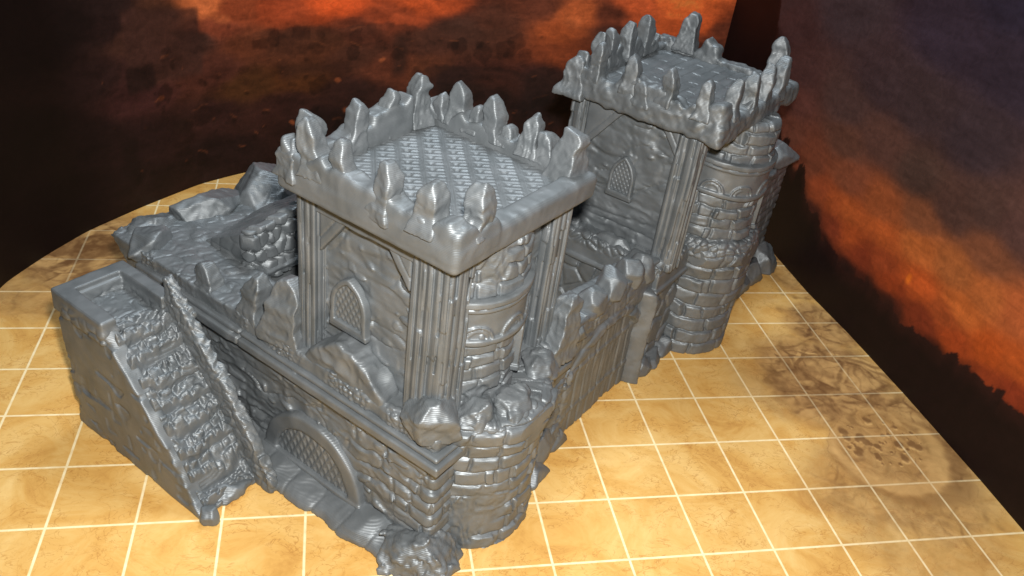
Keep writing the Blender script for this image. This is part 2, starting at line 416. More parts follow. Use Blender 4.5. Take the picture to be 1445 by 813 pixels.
# half-round grated window
def hw_frame(p):
    ca, z0 = 1.9, .2
    t = p[0] - ca; z = p[2] - z0
    r = np.sqrt(t * t + np.maximum(z, 0) ** 2)
    ring = np.maximum(np.abs(r - .77) - .115, -z)
    d = smax(ring, np.abs(p[1] + .02) - .10, .05)
    sill = box(p, (ca - .9, -.14, z0 - .06), (ca + .9, .05, z0 + .05), .03)
    return smin(d, sill, .03) + .008 * n3(p[0], p[1], p[2], 6, 3)
hf = sculpt('arched_window', hw_frame, (.9, -.2, .08), (2.9, .15, 1.2), .016, wall, margin=.2)
def hw_lat(p):
    ca, z0 = 1.9, .2
    t = p[0] - ca; z = p[2] - z0
    r = np.sqrt(t * t + np.maximum(z, 0) ** 2)
    u = (t + z * .55) / .125; v = (t - z * .55) / .125
    g = np.minimum(np.abs(u % 1 - .5), np.abs(v % 1 - .5)) * .125
    return smax(np.maximum(r - .68, -z), np.abs(p[1]) - .075 + .016 * sst(.008, .04, g), .01)
sculpt('lattice', hw_lat, (1.15, -.12, .15), (2.65, .12, .95), .012, hf, margin=.2)
# lower turret of the near corner
round_turret(wall, .26, 1.08, .78, 0, 1.95, 3, bw=.38, bh=.225, cut=.1, amp=.062, rub=.26, flare=.10)
ring_of_pebbles(wall, .3, 1.08, .82, 1.86, 2.04, .3, 2)
# footing boulders
def foot_fn(p):
    w = .46 + .10 * n3(p[0], 0 * p[0], 0 * p[0], 2.4, 3)
    top = .21 + .05 * n3(p[0], p[1], 0 * p[0], 2.6, 4)
    x = (p[1] + .0) / w; z = p[2] / top
    d = (np.sqrt(np.maximum(np.abs(x), 0) ** 2.0 + np.maximum(z, 0) ** 2.2) - 1) * .26
    seam = np.abs(((p[0] + .12 * n3(p[0], p[1], p[2], 2, 5)) / .46) % 1 - .5) * .46
    d = d + .012 * sst(.03, 0, seam) + .03 * fbm(p[0], p[1], p[2], 2.6, 1) - .02 * chip(p[0], p[1], p[2], 3, 2)
    d = smax(d, .35 - p[0], .03); d = smax(d, p[0] - 3.4, .03)
    return smax(d, p[1] - .1, .01)
sculpt('footing', foot_fn, (.25, -.75, 0), (3.5, .15, .55), .02, wall, margin=.25)
boulder(wall, (.1, -.04, .08), (.55, .46, .42), 5, zmin=0, rough=.07, rel=.05, h=.018, k=.06)
boulder(wall, (.04, 2.3, .1), (.26, .4, .46), 9, zmin=0)
boulder(wall, (-.12, 1.98, .05), (.26, .26, .3), 11, zmin=0)
# broken battlement stones on the terrace edge
def crag(c, rad, seed, k=.03, rough=.035, rel=.02, name='merlon'):
    return boulder(wall, c, rad, seed, name=name, zmin=1.9, rough=rough, k=k, h=.018, rel=rel)
crag((.16, .14, 2.12), (.34, .32, .36), 21, k=.02)
merlon(wall, 2.52, .16, 1.9, 2.82, .72, .50, 'a', 27, fat=.12)
merlon(wall, 3.2, .14, 1.9, 2.6, .42, .34, 'a', 23, fat=.25, lean=-.1)
merlon(wall, 4.08, .14, 1.9, 2.32, .36, .30, 'a', 24, fat=.35)
def wave_fn(p):
    top = np.interp(p[0], [.75, .86, 1.05, 1.3, 1.65, 1.9, 2.15], [2.0, 2.08, 2.26, 2.42, 2.40, 2.22, 1.98]).astype(f32) + .04 * n3(p[0], p[1], 0 * p[0], 5, 2)
    d = box(p, (.8, -.02, 1.9), (2.2, .3, 2.8), .06)
    d = smax(d, (p[2] - top) * .8, .05) + .03 * fbm(p[0], p[1], p[2], 5, 6)
    return d - .05 * chip(p[0], p[1] + .3, p[2], 2.6, 6) * sst(2.0, 2.15, p[2])
sculpt('merlon', wave_fn, (.65, -.15, 1.88), (2.35, .45, 2.6), .018, wall, margin=.2)
merlon(wall, -.02, 2.35, 1.85, 2.82, .50, .40, 'b', 26, fat=.45)
boulder(wall, (-.28, 1.0, 2.08), (.26, .34, .2), 31, name='rock', rough=.05, rel=.03, zmin=1.9, h=.018)
boulder(wall, (-.1, .55, 2.05), (.22, .25, .2), 32, name='rock', rough=.05, rel=.03, zmin=1.9, h=.018)
boulder(wall, (-.12, 1.75, 2.08), (.24, .26, .24), 33, name='rock', rough=.04, rel=.03, zmin=1.8, h=.018)
# rocks along the far rim of the terrace
boulder(wall, (5.45, .24, 1.92), (.26, .36, .32), 41, name='rock', zmin=1.8, rough=.04)
boulder(wall, (5.85, .6, 1.85), (.36, .6, .26), 46, name='rock', zmin=1.7, rough=.06)
boulder(wall, (5.75, 1.35, 1.88), (.42, .62, .42), 42, name='rock', zmin=1.8, rough=.04, planes=18)
boulder(wall, (5.5, 2.3, 1.85), (.50, .58, .56), 43, name='rock', zmin=1.7, rough=.04, planes=18)
boulder(wall, (4.95, 2.62, 1.8), (.36, .36, .28), 44, name='rock', zmin=1.7, rough=.05)

# ================================================================== TOWER BODIES
def tower(root, a0, a1, b0, b1, win, tur, posts, zt=4.14, seed=0, hh=.02, braces=()):
    def pan(p):
        u = p[0] - p[1]
        d = box(p, (a0, b0, 1.9), (a1, b1, zt), .03)
        return d - .065 * slab_relief(u, p[2], 0 * u, seed + 3, .25)
    sculpt('stone_panel', pan, (a0 - .12, b0 - .12, 1.88), (a1 + .12, b1 + .12, zt + .03), hh, root)
    for i, (lo, hi) in enumerate(posts): post(root, lo, hi, seed + i, h=hh * .85)
    for (x0, x1, sgn, bp) in braces:
        def br(p, x0=x0, x1=x1, sgn=sgn, bp=bp):
            t = (p[0] - x0) * sgn
            e = np.maximum(np.maximum((t + (zt - p[2]) * .78 - abs(x1 - x0)) * .79, -t), -(zt - p[2]))
            g = (t + (zt - p[2]) * .78 - abs(x1 - x0) + .13)
            dep = .016 * sst(.02, .0, np.abs(g))
            return smax(e, np.abs(p[1] - bp) - .045 + dep, .01) + .004 * n3(p[0], p[1], p[2], 8, 1)
        sculpt('brace', br, (min(x0, x0 + sgn * abs(x1 - x0)) - .05, bp - .1, zt - 1.2), (max(x0, x0 + sgn * abs(x1 - x0)) + .05, bp + .1, zt + .03), .016, root, margin=.2)
    pointed_window(root, *win)
    ca, cb, r = tur
    round_turret(root, ca, cb, r, 1.95, zt, seed + 5, bw=.34, bh=.185, cut=ca + .3, rub=.22, amp=.065, h=hh * .85)
    turret_mould(root, ca, cb, r + .055, 3.02, 3.52, seed)
    slit_window(root, ca, cb, r + .04, .50, 2.32, 2.94)

near_t = thing('castle_tower', 'nearer grey tower body with thick fluted corner posts and pointed lattice window', 'tower', W(1.2, 1.2, 2.0), 'square towers of the castle')
tower(near_t, .28, 2.2, .30, 2.2, (1.57, .22, 2.55, 3.24, .56, .065), (.62, 1.02, .66),
      [((.04, .04, 1.95), (.66, .52, 4.14)), ((1.98, .08, 1.95), (2.4, .42, 4.14)), ((.04, 1.9, 1.95), (.4, 2.3, 4.14)), ((2.0, 2.0, 1.95), (2.38, 2.3, 4.14))],
      seed=1, hh=.019, braces=((2.0, 1.45, -1, .2), (.66, 1.15, 1, .2)))
def beam_near(p): return box(p, (.6, .14, 3.92), (2.1, .3, 4.14), .015) + .006 * n3(p[0], p[1], p[2], 5, 1)
sculpt('beam', beam_near, (.5, .05, 3.86), (2.2, .38, 4.18), .018, near_t)

# ---------------- roof platforms
def roof(root, a0, a1, b0, b1, deck, ms, seed, par, ragged=.0):
    z0, z1 = 4.15, 4.46
    def rim(p):
        u = p[0] - p[1]
        rg = ragged * n3(p[0], p[1], p[2], 3.2, seed)
        d = box(p, (a0, b0, z0), (a1, b1, z1), .07) + rg
        # chamfer below
        inner = box(p, (a0 + .24, b0 + .24, z0 + .14), (a1 - .24, b1 - .24, z1 + .6), .02)
        d = smax(d, -inner, .03)
        # low broken parapet standing on the rim
        for (lo, hi, zt) in par:
            t = p[0] if (hi[0] - lo[0]) > (hi[1] - lo[1]) else p[1]
            top = zt + .19 * n3(t, 0 * t + seed, 0 * t, 3.4, seed) + .06 * n3(t, 0 * t, 0 * t, 9, seed + 1)
            e = smax(box(p, (lo[0], lo[1], z0 + .1), (hi[0], hi[1], 5.2), .06), (p[2] - top) * .75, .05)
            d = smin(d, e, .04)
        return d + .010 * fbm(p[0], p[1], p[2], 5, seed) - .022 * chip(p[0], p[1], p[2], 2.6, seed) * sst(4.2, 4.5, p[2]) + (ragged * .8) * fbm(p[0], p[1], p[2], 9, seed + 2, 2)
    sculpt('platform_rim', rim, (a0 - .15, b0 - .15, z0 - .05), (a1 + .15, b1 + .15, 5.0), .019, root, margin=.2)
    sculpt('deck', deck, (a0 + .15, b0 + .15, z0 + .01), (a1 - .15, b1 - .15, z1 + .03), .0125 if seed == 1 else .018, root, margin=.08)
    for k, m in enumerate(ms):
        merlon(root, *m[:4], *m[4:6], m[6], seed * 40 + k, *(m[7:]))
def deck_near(p):
    d = box(p, (.05, .05, 4.17), (2.3, 2.35, 4.38), .01)
    x = p[0] + .01 * n3(p[0], p[1], 0 * p[0], 4, 1); y = p[1] + .01 * n3(p[0], p[1], 0 * p[0], 4, 2)
    # woven planks: wide rails with short recessed slots between them, turning every other bay
    px, py = .27, .155; x, y = (x - y) * .7071 + 9, (x + y) * .7071
    row = np.floor(y / py); fx = (x / px) % 1; fy = (y / py) % 1
    gx = sst(.16, .20, fx) * sst(.90, .86, fx)
    gr = (sst(.17, .07, np.abs(fy - .28)) + sst(.13, .05, np.abs(fy - .74)) * .7) * gx
    pit_ = sst(.030, .014, np.sqrt(((fx - .66) * px * .55) ** 2 + ((fy - .5) * py) ** 2))
    rail = sst(.035, .015, np.abs(fx - .03)) + sst(.035, .015, np.abs(fx - .12))
    wear = .9 + .4 * n3(p[0], p[1], 0 * p[0], 2.4, 6)
    return d + .011 * gr * wear + .020 * pit_ * wear + .009 * rail - .003 * fbm(p[0], p[1], p[2], 9, 3)
RZ = 4.44
near_ms = [  # a, b, z base, z tip, width, depth, run, lean, fatness
    (2.24, .06, 4.3, 4.72, 0.390, 0.338, 'a', 0.0, .25), (1.93, .045, RZ, 5.04, 0.364, 0.325, 'a', 0.0, .25), (1.50, .045, RZ, 4.98, 0.286, 0.260, 'a', .03, .1),
    (.90, .045, RZ - .1, 4.98, 0.312, 0.286, 'a', .0, .3), (.38, .045, RZ, 4.98, 0.351, 0.351, 'a', .0, .15), (.03, .34, RZ, 4.97, 0.351, 0.325, 'b', .02, .2),
    (2.27, .26, RZ, 5.0, 0.312, 0.312, 'b', 0, .15), (2.24, .86, RZ - .1, 4.96, 0.312, 0.286, 'b', 0, .2), (2.24, 1.46, RZ - .05, 4.95, 0.286, 0.260, 'b', 0, .05), (2.24, 1.97, RZ - .05, 5.02, 0.325, 0.325, 'b', 0, .25),
    (2.08, 2.26, RZ, 4.75, 0.208, 0.208, 'a', 0, .1), (1.85, 2.28, RZ, 4.98, 0.325, 0.286, 'a', 0, .25), (1.58, 2.28, RZ, 4.78, 0.208, 0.234, 'a', 0, .5), (1.32, 2.28, RZ, 4.95, 0.312, 0.286, 'a', 0, .2),
    (1.12, 2.28, RZ, 4.68, 0.234, 0.260, 'a', 0, .5), (.80, 2.28, RZ, 4.93, 0.286, 0.286, 'a', -.02, .35), (.56, 2.28, RZ, 4.80, 0.260, 0.286, 'a', 0, .4), (.2, 2.3, RZ - .2, 4.95, 0.416, 0.416, 'b', -.04, .5)]
near_r = thing('tower_roof', 'roof platform of the nearer tower with woven plank deck and ring of jagged pointed merlons', 'tower roof', W(1.2, 1.2, 4.15), 'battlemented roof platforms')
roof(near_r, -.08, 2.42, -.08, 2.46, deck_near, near_ms, 1,
     [((.02, -.075), (2.35, .17), 4.64), ((-.075, -.07), (.17, .62), 4.6), ((2.15, .0), (2.38, 1.75), 4.6), ((2.15, 1.12), (2.38, 1.8), 4.74), ((.1, 2.16), (2.3, 2.42), 4.56)])

# ================================================================== GATE WALL
gate = thing('gate_wall', 'long grey curtain wall with plank gate under a shallow arch, joining the two towers', 'castle wall', W(.2, 3.6, 0))
def gate_fn(p):
    u = p[1]; z = p[2]
    top = 2.12 + .12 * n3(u, 0 * u, 0 * u, 2.2, 5) 
    d = box(p, (.0, 1.8, 0), (.46, 5.15, 2.5), .03)
    d = smax(d, (z - top) * .9, .06)
    rel = slab_relief(u, z, 0 * u, 6)
    # arch opening with planks, centre b = 3.75
    r = np.sqrt(((u - 3.85) / .92) ** 2 + (np.maximum(z - .9, 0) / .72) ** 2)
    ins = sst(1.02, .97, r)
    arch = sst(.12, .07, np.abs(r - 1.1)) * (z > .0)
    pl = np.abs((u / .24) % 1 - .5) * .24
    plank = sst(0, .02, .12 - pl) * (.7 + .6 * n3(np.floor(u / .24), 0 * u, z * .1, 3.1, 2)) + .5 * chip(u * 2.5, z * .5, 0 * u, 3, 1)
    strap = sst(.05, .03, np.minimum(np.abs(z - .45), np.abs(z - 1.2))) * .25
    relb = rel * (1 - ins) + ins * (plank * .6 + strap - .5)
    return d - .07 * relb - .035 * arch * (1 - ins)
sculpt('masonry', gate_fn, (-.16, 1.75, 0), (.55, 5.2, 2.45), .019, gate, margin=.2)
for i, (b, zt, r) in enumerate([(2.85, 2.2, .24), (3.3, 2.42, .25), (3.86, 2.46, .26), (4.4, 2.42, .24), (4.8, 2.3, .18)]):
    boulder(gate, (.12, b, zt - .25), (.25, r, .3), 60 + i, name='merlon', rough=.02, rel=.0, h=.018, zmin=1.85, planes=34, k=.012)
def pil(p):
    w = .13 + .03 * n3(p[2], 0 * p[2], 0 * p[2], 4, 2)
    d = (np.abs((p[1] - 4.85) / w) ** 1.3 + np.abs((p[0] - .02) / .26) ** 1.3) ** (1 / 1.3)
    return smax((d - 1) * .1, p[2] - 1.75, .06) + .015 * fbm(p[0], p[1], p[2], 5, 2)
sculpt('pilaster', pil, (-.4, 4.55, 0), (.2, 5.15, 1.9), .018, gate, margin=.2)
for i, (b, w, t) in enumerate([(5.2, .22, .3), (5.55, .26, .24), (5.95, .24, .3)]):
    boulder(gate, (-.06, b, .0), (.22, w * 1.25, t * 1.0), 70 + i, name='footing_rock', zmin=0)
boulder(gate, (-.02, 2.75, .05), (.14, .3, .22), 75, name='footing_rock', zmin=0)

# ================================================================== FAR TOWER
far_t = thing('castle_tower', 'farther grey tower standing on its own stone base with plain ledge and round turret', 'tower', W(1.0, 6.5, 0), 'square towers of the castle')
def fbase(p):
    u = p[0] - p[1]
    d = box(p, (0, 5.12, 0), (2.6, 8.2, 1.62), .03)
    rel = stones(u, p[2], .42, 2, .1) * .8 + .3 * fbm(u, p[2], 0 * u, 5, 2)
    return d - .07 * rel
sculpt('base_masonry', fbase, (-.15, 5.0, 0), (2.7, 8.3, 1.7), .024, far_t)
def fledge(p):
    d = box(p, (-.1, 5.02, 1.6), (2.65, 8.2, 1.92), .02)
    d = np.minimum(d, box(p, (-.14, 4.98, 1.6), (2.7, 8.2, 1.68), .02))
    e = box(p, (-.08, 5.04, 1.86), (2.65, 8.2, 2.06), .06) - .05 * stones(p[0] - p[1], p[2] + p[1] * .5, .16, 4) * sst(.35, .6, n3(p[0], p[1], 0 * p[0], 4, 2) * .5 + .5)
    return smax(np.minimum(d, e), -box(p, (.5, 5.8, 1), (2.2, 7.6, 3), .02), .01) + .006 * n3(p[0], p[1], p[2], 6, 2)
sculpt('ledge', fledge, (-.25, 4.88, 1.55), (2.8, 8.3, 2.2), .02, far_t)
boulder(far_t, (.06, 5.18, 2.02), (.2, .17, .16), 81, name='corner_stone', zmin=1.9)
boulder(far_t, (.85, 5.2, 2.02), (.36, .12, .16), 82, name='rock', zmin=1.9)
boulder(far_t, (1.6, 5.18, 2.05), (.16, .12, .14), 83, name='rock', zmin=1.9)
round_turret(far_t, .0, 6.85, .74, 0, 1.98, 7, bw=.42, bh=.25, cut=.1, amp=.07, h=.02, rub=.26, flare=.10)
ring_of_pebbles(far_t, .0, 6.85, .80, 1.9, 2.18, .3, 4)
tower(far_t, .1, 1.95, 5.38, 7.7, (.98, 5.31, 2.8, 3.44, .42, .055, .07), (-.02, 6.75, .62),
      [((-.22, 5.12, 1.95), (.22, 5.48, 4.14)), ((1.72, 5.15, 1.95), (2.05, 5.45, 4.14)), ((-.1, 7.3, 1.95), (.2, 7.6, 4.14)), ((1.8, 7.4, 1.95), (2.1, 7.7, 4.14))],
      seed=3, hh=.021, braces=((1.74, 1.1, -1, 5.3), (.22, .55, 1, 5.3)))
def deck_far(p):
    d = box(p, (-.2, 5.25, 4.17), (1.85, 7.75, 4.40), .01)
    v = p[0] + .02 * n3(p[0], p[1], 0 * p[0], 2, 1)
    g = np.abs((v / .16) % 1 - .5) * .16; r = np.floor(v / .16)
    j = np.abs(((p[1] + r * .37) / .8) % 1 - .5) * .8
    return d + .02 * sst(.02, 0, .08 - g) + .02 * sst(.02, 0, .4 - j) - .008 * n3(p[0] * 9, p[1], 0 * p[0], 2, 3) - .006 * fbm(p[0], p[1], p[2], 10, 2)
sculpt_far = [
    (2.0, 5.12, 4.15, 4.72, 0.416, 0.390, 'a', 0, .6), (1.62, 5.14, RZ, 5.02, 0.260, 0.260, 'a', 0, .1), (1.76, 5.3, RZ, 5.08, 0.312, 0.286, 'b', 0, .2), (1.1, 5.14, RZ, 4.98, 0.286, 0.260, 'a', 0, .15),
    (.85, 5.13, RZ - .1, 4.68, 0.312, 0.312, 'a', 0, .5), (.5, 5.14, RZ, 4.97, 0.286, 0.260, 'a', .0, .1), (-.06, 5.15, RZ, 4.97, 0.286, 0.286, 'a', .0, .25),
    (-.33, 5.5, RZ, 4.96, 0.260, 0.260, 'b', 0, .15), (-.33, 6.05, RZ - .1, 4.97, 0.286, 0.286, 'b', .12, .15), (-.33, 6.6, RZ - .1, 4.97, 0.286, 0.286, 'b', .15, .15), (-.33, 7.15, RZ - .1, 4.95, 0.286, 0.286, 'b', .2, .2),
    (1.92, 5.95, RZ, 5.0, 0.312, 0.286, 'b', 0, .2), (1.92, 6.45, RZ, 5.02, 0.312, 0.286, 'b', 0, .2), (1.92, 7.05, RZ, 5.02, 0.338, 0.312, 'b', 0, .2),
    (1.50, 7.8, RZ, 5.08, 0.390, 0.338, 'a', .0, .3), (-.1, 7.65, RZ, 5.12, 0.390, 0.338, 'a', .0, .25)]
far_r = thing('tower_roof', 'roof platform of the farther tower with planked deck, rough broken rim and pointed merlons', 'tower roof', W(.8, 6.4, 4.15), 'battlemented roof platforms')
roof(far_r, -.46, 2.08, 5.02, 7.95, deck_far, sculpt_far, 2,
     [((-.4, 5.06), (2.0, 5.3), 4.58), ((-.42, 5.06), (-.2, 7.4), 4.48), ((1.82, 5.1), (2.05, 7.4), 4.62), ((.9, 7.7), (2.0, 7.9), 4.55)], ragged=.035)
# end wall beyond the far tower
def endw(p):
    u = p[1]
    top = 2.3 + .25 * sst(9.2, 9.6, u) + .05 * n3(u, 0 * u, 0 * u, 3, 1)
    d = smax(box(p, (-.1, 7.9, 0), (.5, 10.1, 3), .04), p[2] - top, .04)
    return d - .05 * bricks(u, p[2], .35, .18, 3)
back_w = thing('castle_wall', 'short grey wall stub behind the farther tower, dark side towards the gate, pale rock on top', 'castle wall', W(.2, 9.0, 0))
sculpt('masonry', endw, (-.22, 7.85, 0), (.6, 10.2, 2.75), .03, back_w)
boulder(back_w, (.05, 9.7, 2.5), (.35, .48, .3), 91, name='rock', k=.01)
boulder(back_w, (.1, 9.2, 2.3), (.3, .5, .25), 92, name='rock', k=.01)
for i, (a, b, r, z) in enumerate([(-.15, 8.2, .28, .3), (-.2, 8.8, .3, .34), (-.2, 9.4, .3, .38), (-.2, 10.0, .32, .5)]):
    boulder(back_w, (a, b, .08), (r, .42, z), 95 + i, name='footing_rock', zmin=0)

# ================================================================== STAIRCASE
stair = thing('stone_staircase', 'grey staircase block with smooth outer side and crumbled rubble steps', 'staircase', W(3.8, -1.0, 0))
B0, B1 = -1.42, -.50
prof_a = [2.3, 2.43, 2.59, 2.84, 3.38, 3.78, 4.07, 5.2]; prof_z = [.1, .12, .26, .70, 1.36, 1.80, 2.14, 2.14]
def st_side(p):
    top = np.interp(p[0], prof_a, prof_z).astype(f32) - .03 * sst(4.1, 3.9, p[0]) + .045 * n3(p[0], p[1], 0 * p[0], 8, 2) * sst(4.15, 3.9, p[0])
    t2 = top + .0 * p[0]
    bow = .05 * np.sin(np.clip(p[2], 0, 2.2) * 2.8)
    d = box(p, (2.36, B0, 0), (5.02 , B0 + .2, 2.6), .04)
    d = smax(d, (p[2] - t2) * .75, .03); d = smax(d, p[0] - 5.04 + bow, .03)
    pit = sst(.45, .62, n3(p[0], p[2] * 1.3, 0 * p[0], 3.6, 5)) * .03 + sst(.5, .6, n3(p[0], p[2], 0 * p[0], 6.5, 6)) * .02
    nick = sst(.5, .6, n3(p[0] * .6, p[2] * 2.2, 0 * p[0], 4.4, 7)) * .03
    return d + pit * sst(.1, -.05, p[1] - B0 - .02) + nick * sst(.1, -.05, p[1] - B0 - .02) + .008 * fbm(p[0], p[1], p[2], 6, 2)
sculpt('side_wall', st_side, (2.25, B0 - .1, 0), (5.15, B0 + .3, 2.25), .017, stair, margin=.2)
def st_rim(p):
    o = box(p, (3.98, B0 - .01, 1.85), (5.06, B1 + .06, 2.17), .035)
    i = box(p, (3.7, B0 + .2, 1.0), (4.84, B1 - .12, 3), .03) 
    d = smax(o, -i, .02)
    back = box(p, (4.8, B0 + .03, 0), (5.0, B1, 2.1), .03)
    inn = box(p, (2.7, B1 - .13, 0), (5.0, B1 + .04, 2.15), .03)
    top = np.interp(p[0], prof_a, np.array(prof_z) - .1).astype(f32)
    inn = smax(inn, p[2] - top, .03)
    d = np.minimum(d, smin(back, inn, .02))
    return d + .02 * sst(.2, .5, stones(p[0] - p[1], p[2], .2, 3)) * 0 - .01 * fbm(p[0], p[1], p[2], 6, 1) - .03 * stones(p[0] + p[1], p[2], .2, 3) * sst(2.08, 1.98, p[2]) * sst(4.9, 4.8, p[0])
sculpt('rim', st_rim, (2.6, B0 - .1, 0), (5.15, B1 + .15, 2.25), .018, stair)
def st_steps(p):
    wz = p[2] + .05 * n3(p[0], p[1], p[2], 4, 1); wa = p[0] + .05 * n3(p[0], p[1], p[2], 4, 2)
    base = np.interp(p[0], prof_a, np.array(prof_z)).astype(f32) - .035
    base = np.minimum(base, 1.94)
    ph = (4.05 - wa) / .2; f_ = ph - np.floor(ph)
    stp = .13 * (sst(.0, .35, f_) * 0 + (.5 - f_)) * sst(4.15, 3.95, p[0])
    u = p[0] * 1.15; v = p[1]
    k = sst(4.3, 3.9, p[0])
    st = bricks(p[1] + .03 * n3(p[0], p[1], p[2], 4, 3), (4.05 - wa) + .02 * n3(p[0], p[1], p[2], 5, 4), .15, .10, 5, gap=.035, rough=1.2, warp=.03)
    ch = chip(p[0], p[1], p[2], 7, 4)
    top = base - stp * .95 + k * (.085 * st - .06 + .06 * ch) + (1 - k) * (.03 * ch) + .02 * fbm(p[0], p[1], p[2], 6, 4) * k
    d = box(p, (2.42, B0 + .1, 0), (4.95, B1 - .05, 2.6), .03)
    edge = sst(.2, 0, p[1] - B0 - .1) * .05 * k
    return smax(d, (p[2] - top - edge) * .62, .02)
sculpt('steps', st_steps, (2.3, B0, 0), (5.0, B1 + .05, 2.3), .016, stair, margin=.22)
def st_par(p):
    zc = np.interp(p[0], [2.1, 2.3, 2.6, 3.0, 3.5, 3.95, 4.05], [.1, .42, .85, 1.35, 1.85, 2.42, 2.4]).astype(f32)
    top = zc + .035 * n3(p[0], p[1], 0 * p[0], 5, 2) + .04 * chip(p[0], p[1], 0 * p[0], 6, 3)
    d = box(p, (2.15, B1 - .055, 0), (4.0, B1 + .055, 3), .03)
    d = smax(d, (p[2] - top) * .6, .03)
    return d - .02 * stones(p[0] * .8, p[2] + p[1] * 1.5, .15, 6, .16) - .03 * chip(p[0], p[1], p[2], 5, 2)
sculpt('parapet', st_par, (2.0, B1 - .25, 0), (4.15, B1 + .25, 2.65), .016, stair, margin=.22)
boulder(stair, (2.36, -1.33, .07), (.13, .12, .14), 120, name='rock', zmin=0, h=.015)
boulder(stair, (2.55, -.95, .05), (.2, .3, .16), 121, name='rock', zmin=0, rel=.03)
# ================================================================== MAT
def lin(c):
    c = np.asarray(c, float); return np.where(c <= .04045, c / 12.92, ((c + .055) / 1.055) ** 2.4)
def hexpts(s):
    o = []
    for e in s.split(';'):
        x, y, c = e.split(); o.append((float(x), float(y), *[int(c[i:i + 2], 16) / 255 for i in (0, 2, 4)]))
    return np.array(o)
def set_attr(me, name, rgb):
    a = me.color_attributes.new(name, 'FLOAT_COLOR', 'POINT')
    a.data.foreach_set('color', np.concatenate([rgb, np.ones((len(rgb), 1))], 1).astype(f32).ravel())
def rect_grid(nx, ny):
    i = np.arange(nx * ny).reshape(nx, ny)
    return np.stack([i[:-1, :-1], i[1:, :-1], i[1:, 1:], i[:-1, 1:]], -1).reshape(-1, 4)
def make_mat():
    m, nt, nd, ln, bs = nodes('printed_mat_cloth')
    tc = nd('ShaderNodeTexCoord'); sep = nd('ShaderNodeSeparateXYZ'); ln(tc.outputs['Object'], sep.inputs[0])
    at = nd('ShaderNodeAttribute', attribute_name='art')
    asep = nd('ShaderNodeSeparateColor'); ln(at.outputs['Color'], asep.inputs[0])
    n1 = nd('ShaderNodeTexNoise'); n1.inputs['Scale'].default_value = 1.15; n1.inputs['Detail'].default_value = 10; n1.inputs['Roughness'].default_value = .68; n1.inputs['Distortion'].default_value = 1.1; ln(tc.outputs['Object'], n1.inputs['Vector'])
    r1 = nd('ShaderNodeValToRGB'); ln(n1.outputs[0], r1.inputs[0])
    els = r1.color_ramp.elements
    els[0].position = .30; els[0].color = (.53, .27, .065, 1)
    els[1].position = .72; els[1].color = (.77, .515, .195, 1)
    e = els.new(.44); e.color = (.645, .365, .098, 1)
    e = els.new(.56); e.color = (.70, .435, .14, 1)
    # thin wandering cracks
    def cracks(scale, dist, lo, hi, off):
        mp = nd('ShaderNodeMapping'); mp.inputs['Location'].default_value = off; mp.inputs['Scale'].default_value = (1, 1.5, 1); ln(tc.outputs['Object'], mp.inputs[0])
        n = nd('ShaderNodeTexNoise'); n.inputs['Scale'].default_value = scale; n.inputs['Detail'].default_value = 5; n.inputs['Distortion'].default_value = dist; ln(mp.outputs[0], n.inputs['Vector'])
        d = math_(nd, ln, 'ABSOLUTE', math_(nd, ln, 'SUBTRACT', n.outputs[0], .5))
        mr = nd('ShaderNodeMapRange'); mr.interpolation_type = 'SMOOTHSTEP'; ln(d, mr.inputs[0]); mr.inputs[1].default_value = lo; mr.inputs[2].default_value = hi; mr.inputs[3].default_value = 1; mr.inputs[4].default_value = 0
        return mr.outputs[0]
    c1 = cracks(1.5, 1.6, .0, .012, (0, 0, 0)); c2 = cracks(3.4, 1.4, .0, .016, (5, 3, 0))
    nm = nd('ShaderNodeTexNoise'); nm.inputs['Scale'].default_value = 1.7; ln(tc.outputs['Object'], nm.inputs['Vector'])
    msk = nd('ShaderNodeMapRange'); ln(nm.outputs[0], msk.inputs[0]); msk.inputs[1].default_value = .36; msk.inputs[2].default_value = .56
    ck = math_(nd, ln, 'MULTIPLY', math_(nd, ln, 'MAXIMUM', c1, c2), msk.outputs[0])
    mx = nd('ShaderNodeMix', data_type='RGBA'); ln(math_(nd, ln, 'MULTIPLY', ck, .6), mx.inputs[0]); ln(r1.outputs[0], mx.inputs[6]); mx.inputs[7].default_value = (.40, .17, .035, 1)
    # painted boulders and dust: mottled grey brown, dark marks and pale stone from the art attribute (R dust, G dark, B pale)
    n4 = nd('ShaderNodeTexNoise'); n4.inputs['Scale'].default_value = 2.8; n4.inputs['Distortion'].default_value = 1.4; n4.inputs['Detail'].default_value = 9; n4.inputs['Roughness'].default_value = .65; ln(tc.outputs['Object'], n4.inputs['Vector'])
    r4 = nd('ShaderNodeValToRGB'); ln(n4.outputs[0], r4.inputs[0])
    r4.color_ramp.elements[0].position = .35; r4.color_ramp.elements[0].color = (.20, .10, .034, 1); r4.color_ramp.elements[1].position = .66; r4.color_ramp.elements[1].color = (.42, .235, .088, 1)
    m2 = nd('ShaderNodeMix', data_type='RGBA'); ln(asep.outputs[0], m2.inputs[0]); ln(mx.outputs[2], m2.inputs[6]); ln(r4.outputs[0], m2.inputs[7])
    m3 = nd('ShaderNodeMix', data_type='RGBA'); ln(asep.outputs[2], m3.inputs[0]); ln(m2.outputs[2], m3.inputs[6]); m3.inputs[7].default_value = (.58, .35, .13, 1)
    m4 = nd('ShaderNodeMix', data_type='RGBA'); ln(asep.outputs[1], m4.inputs[0]); ln(m3.outputs[2], m4.inputs[6]); m4.inputs[7].default_value = (.15, .068, .022, 1)
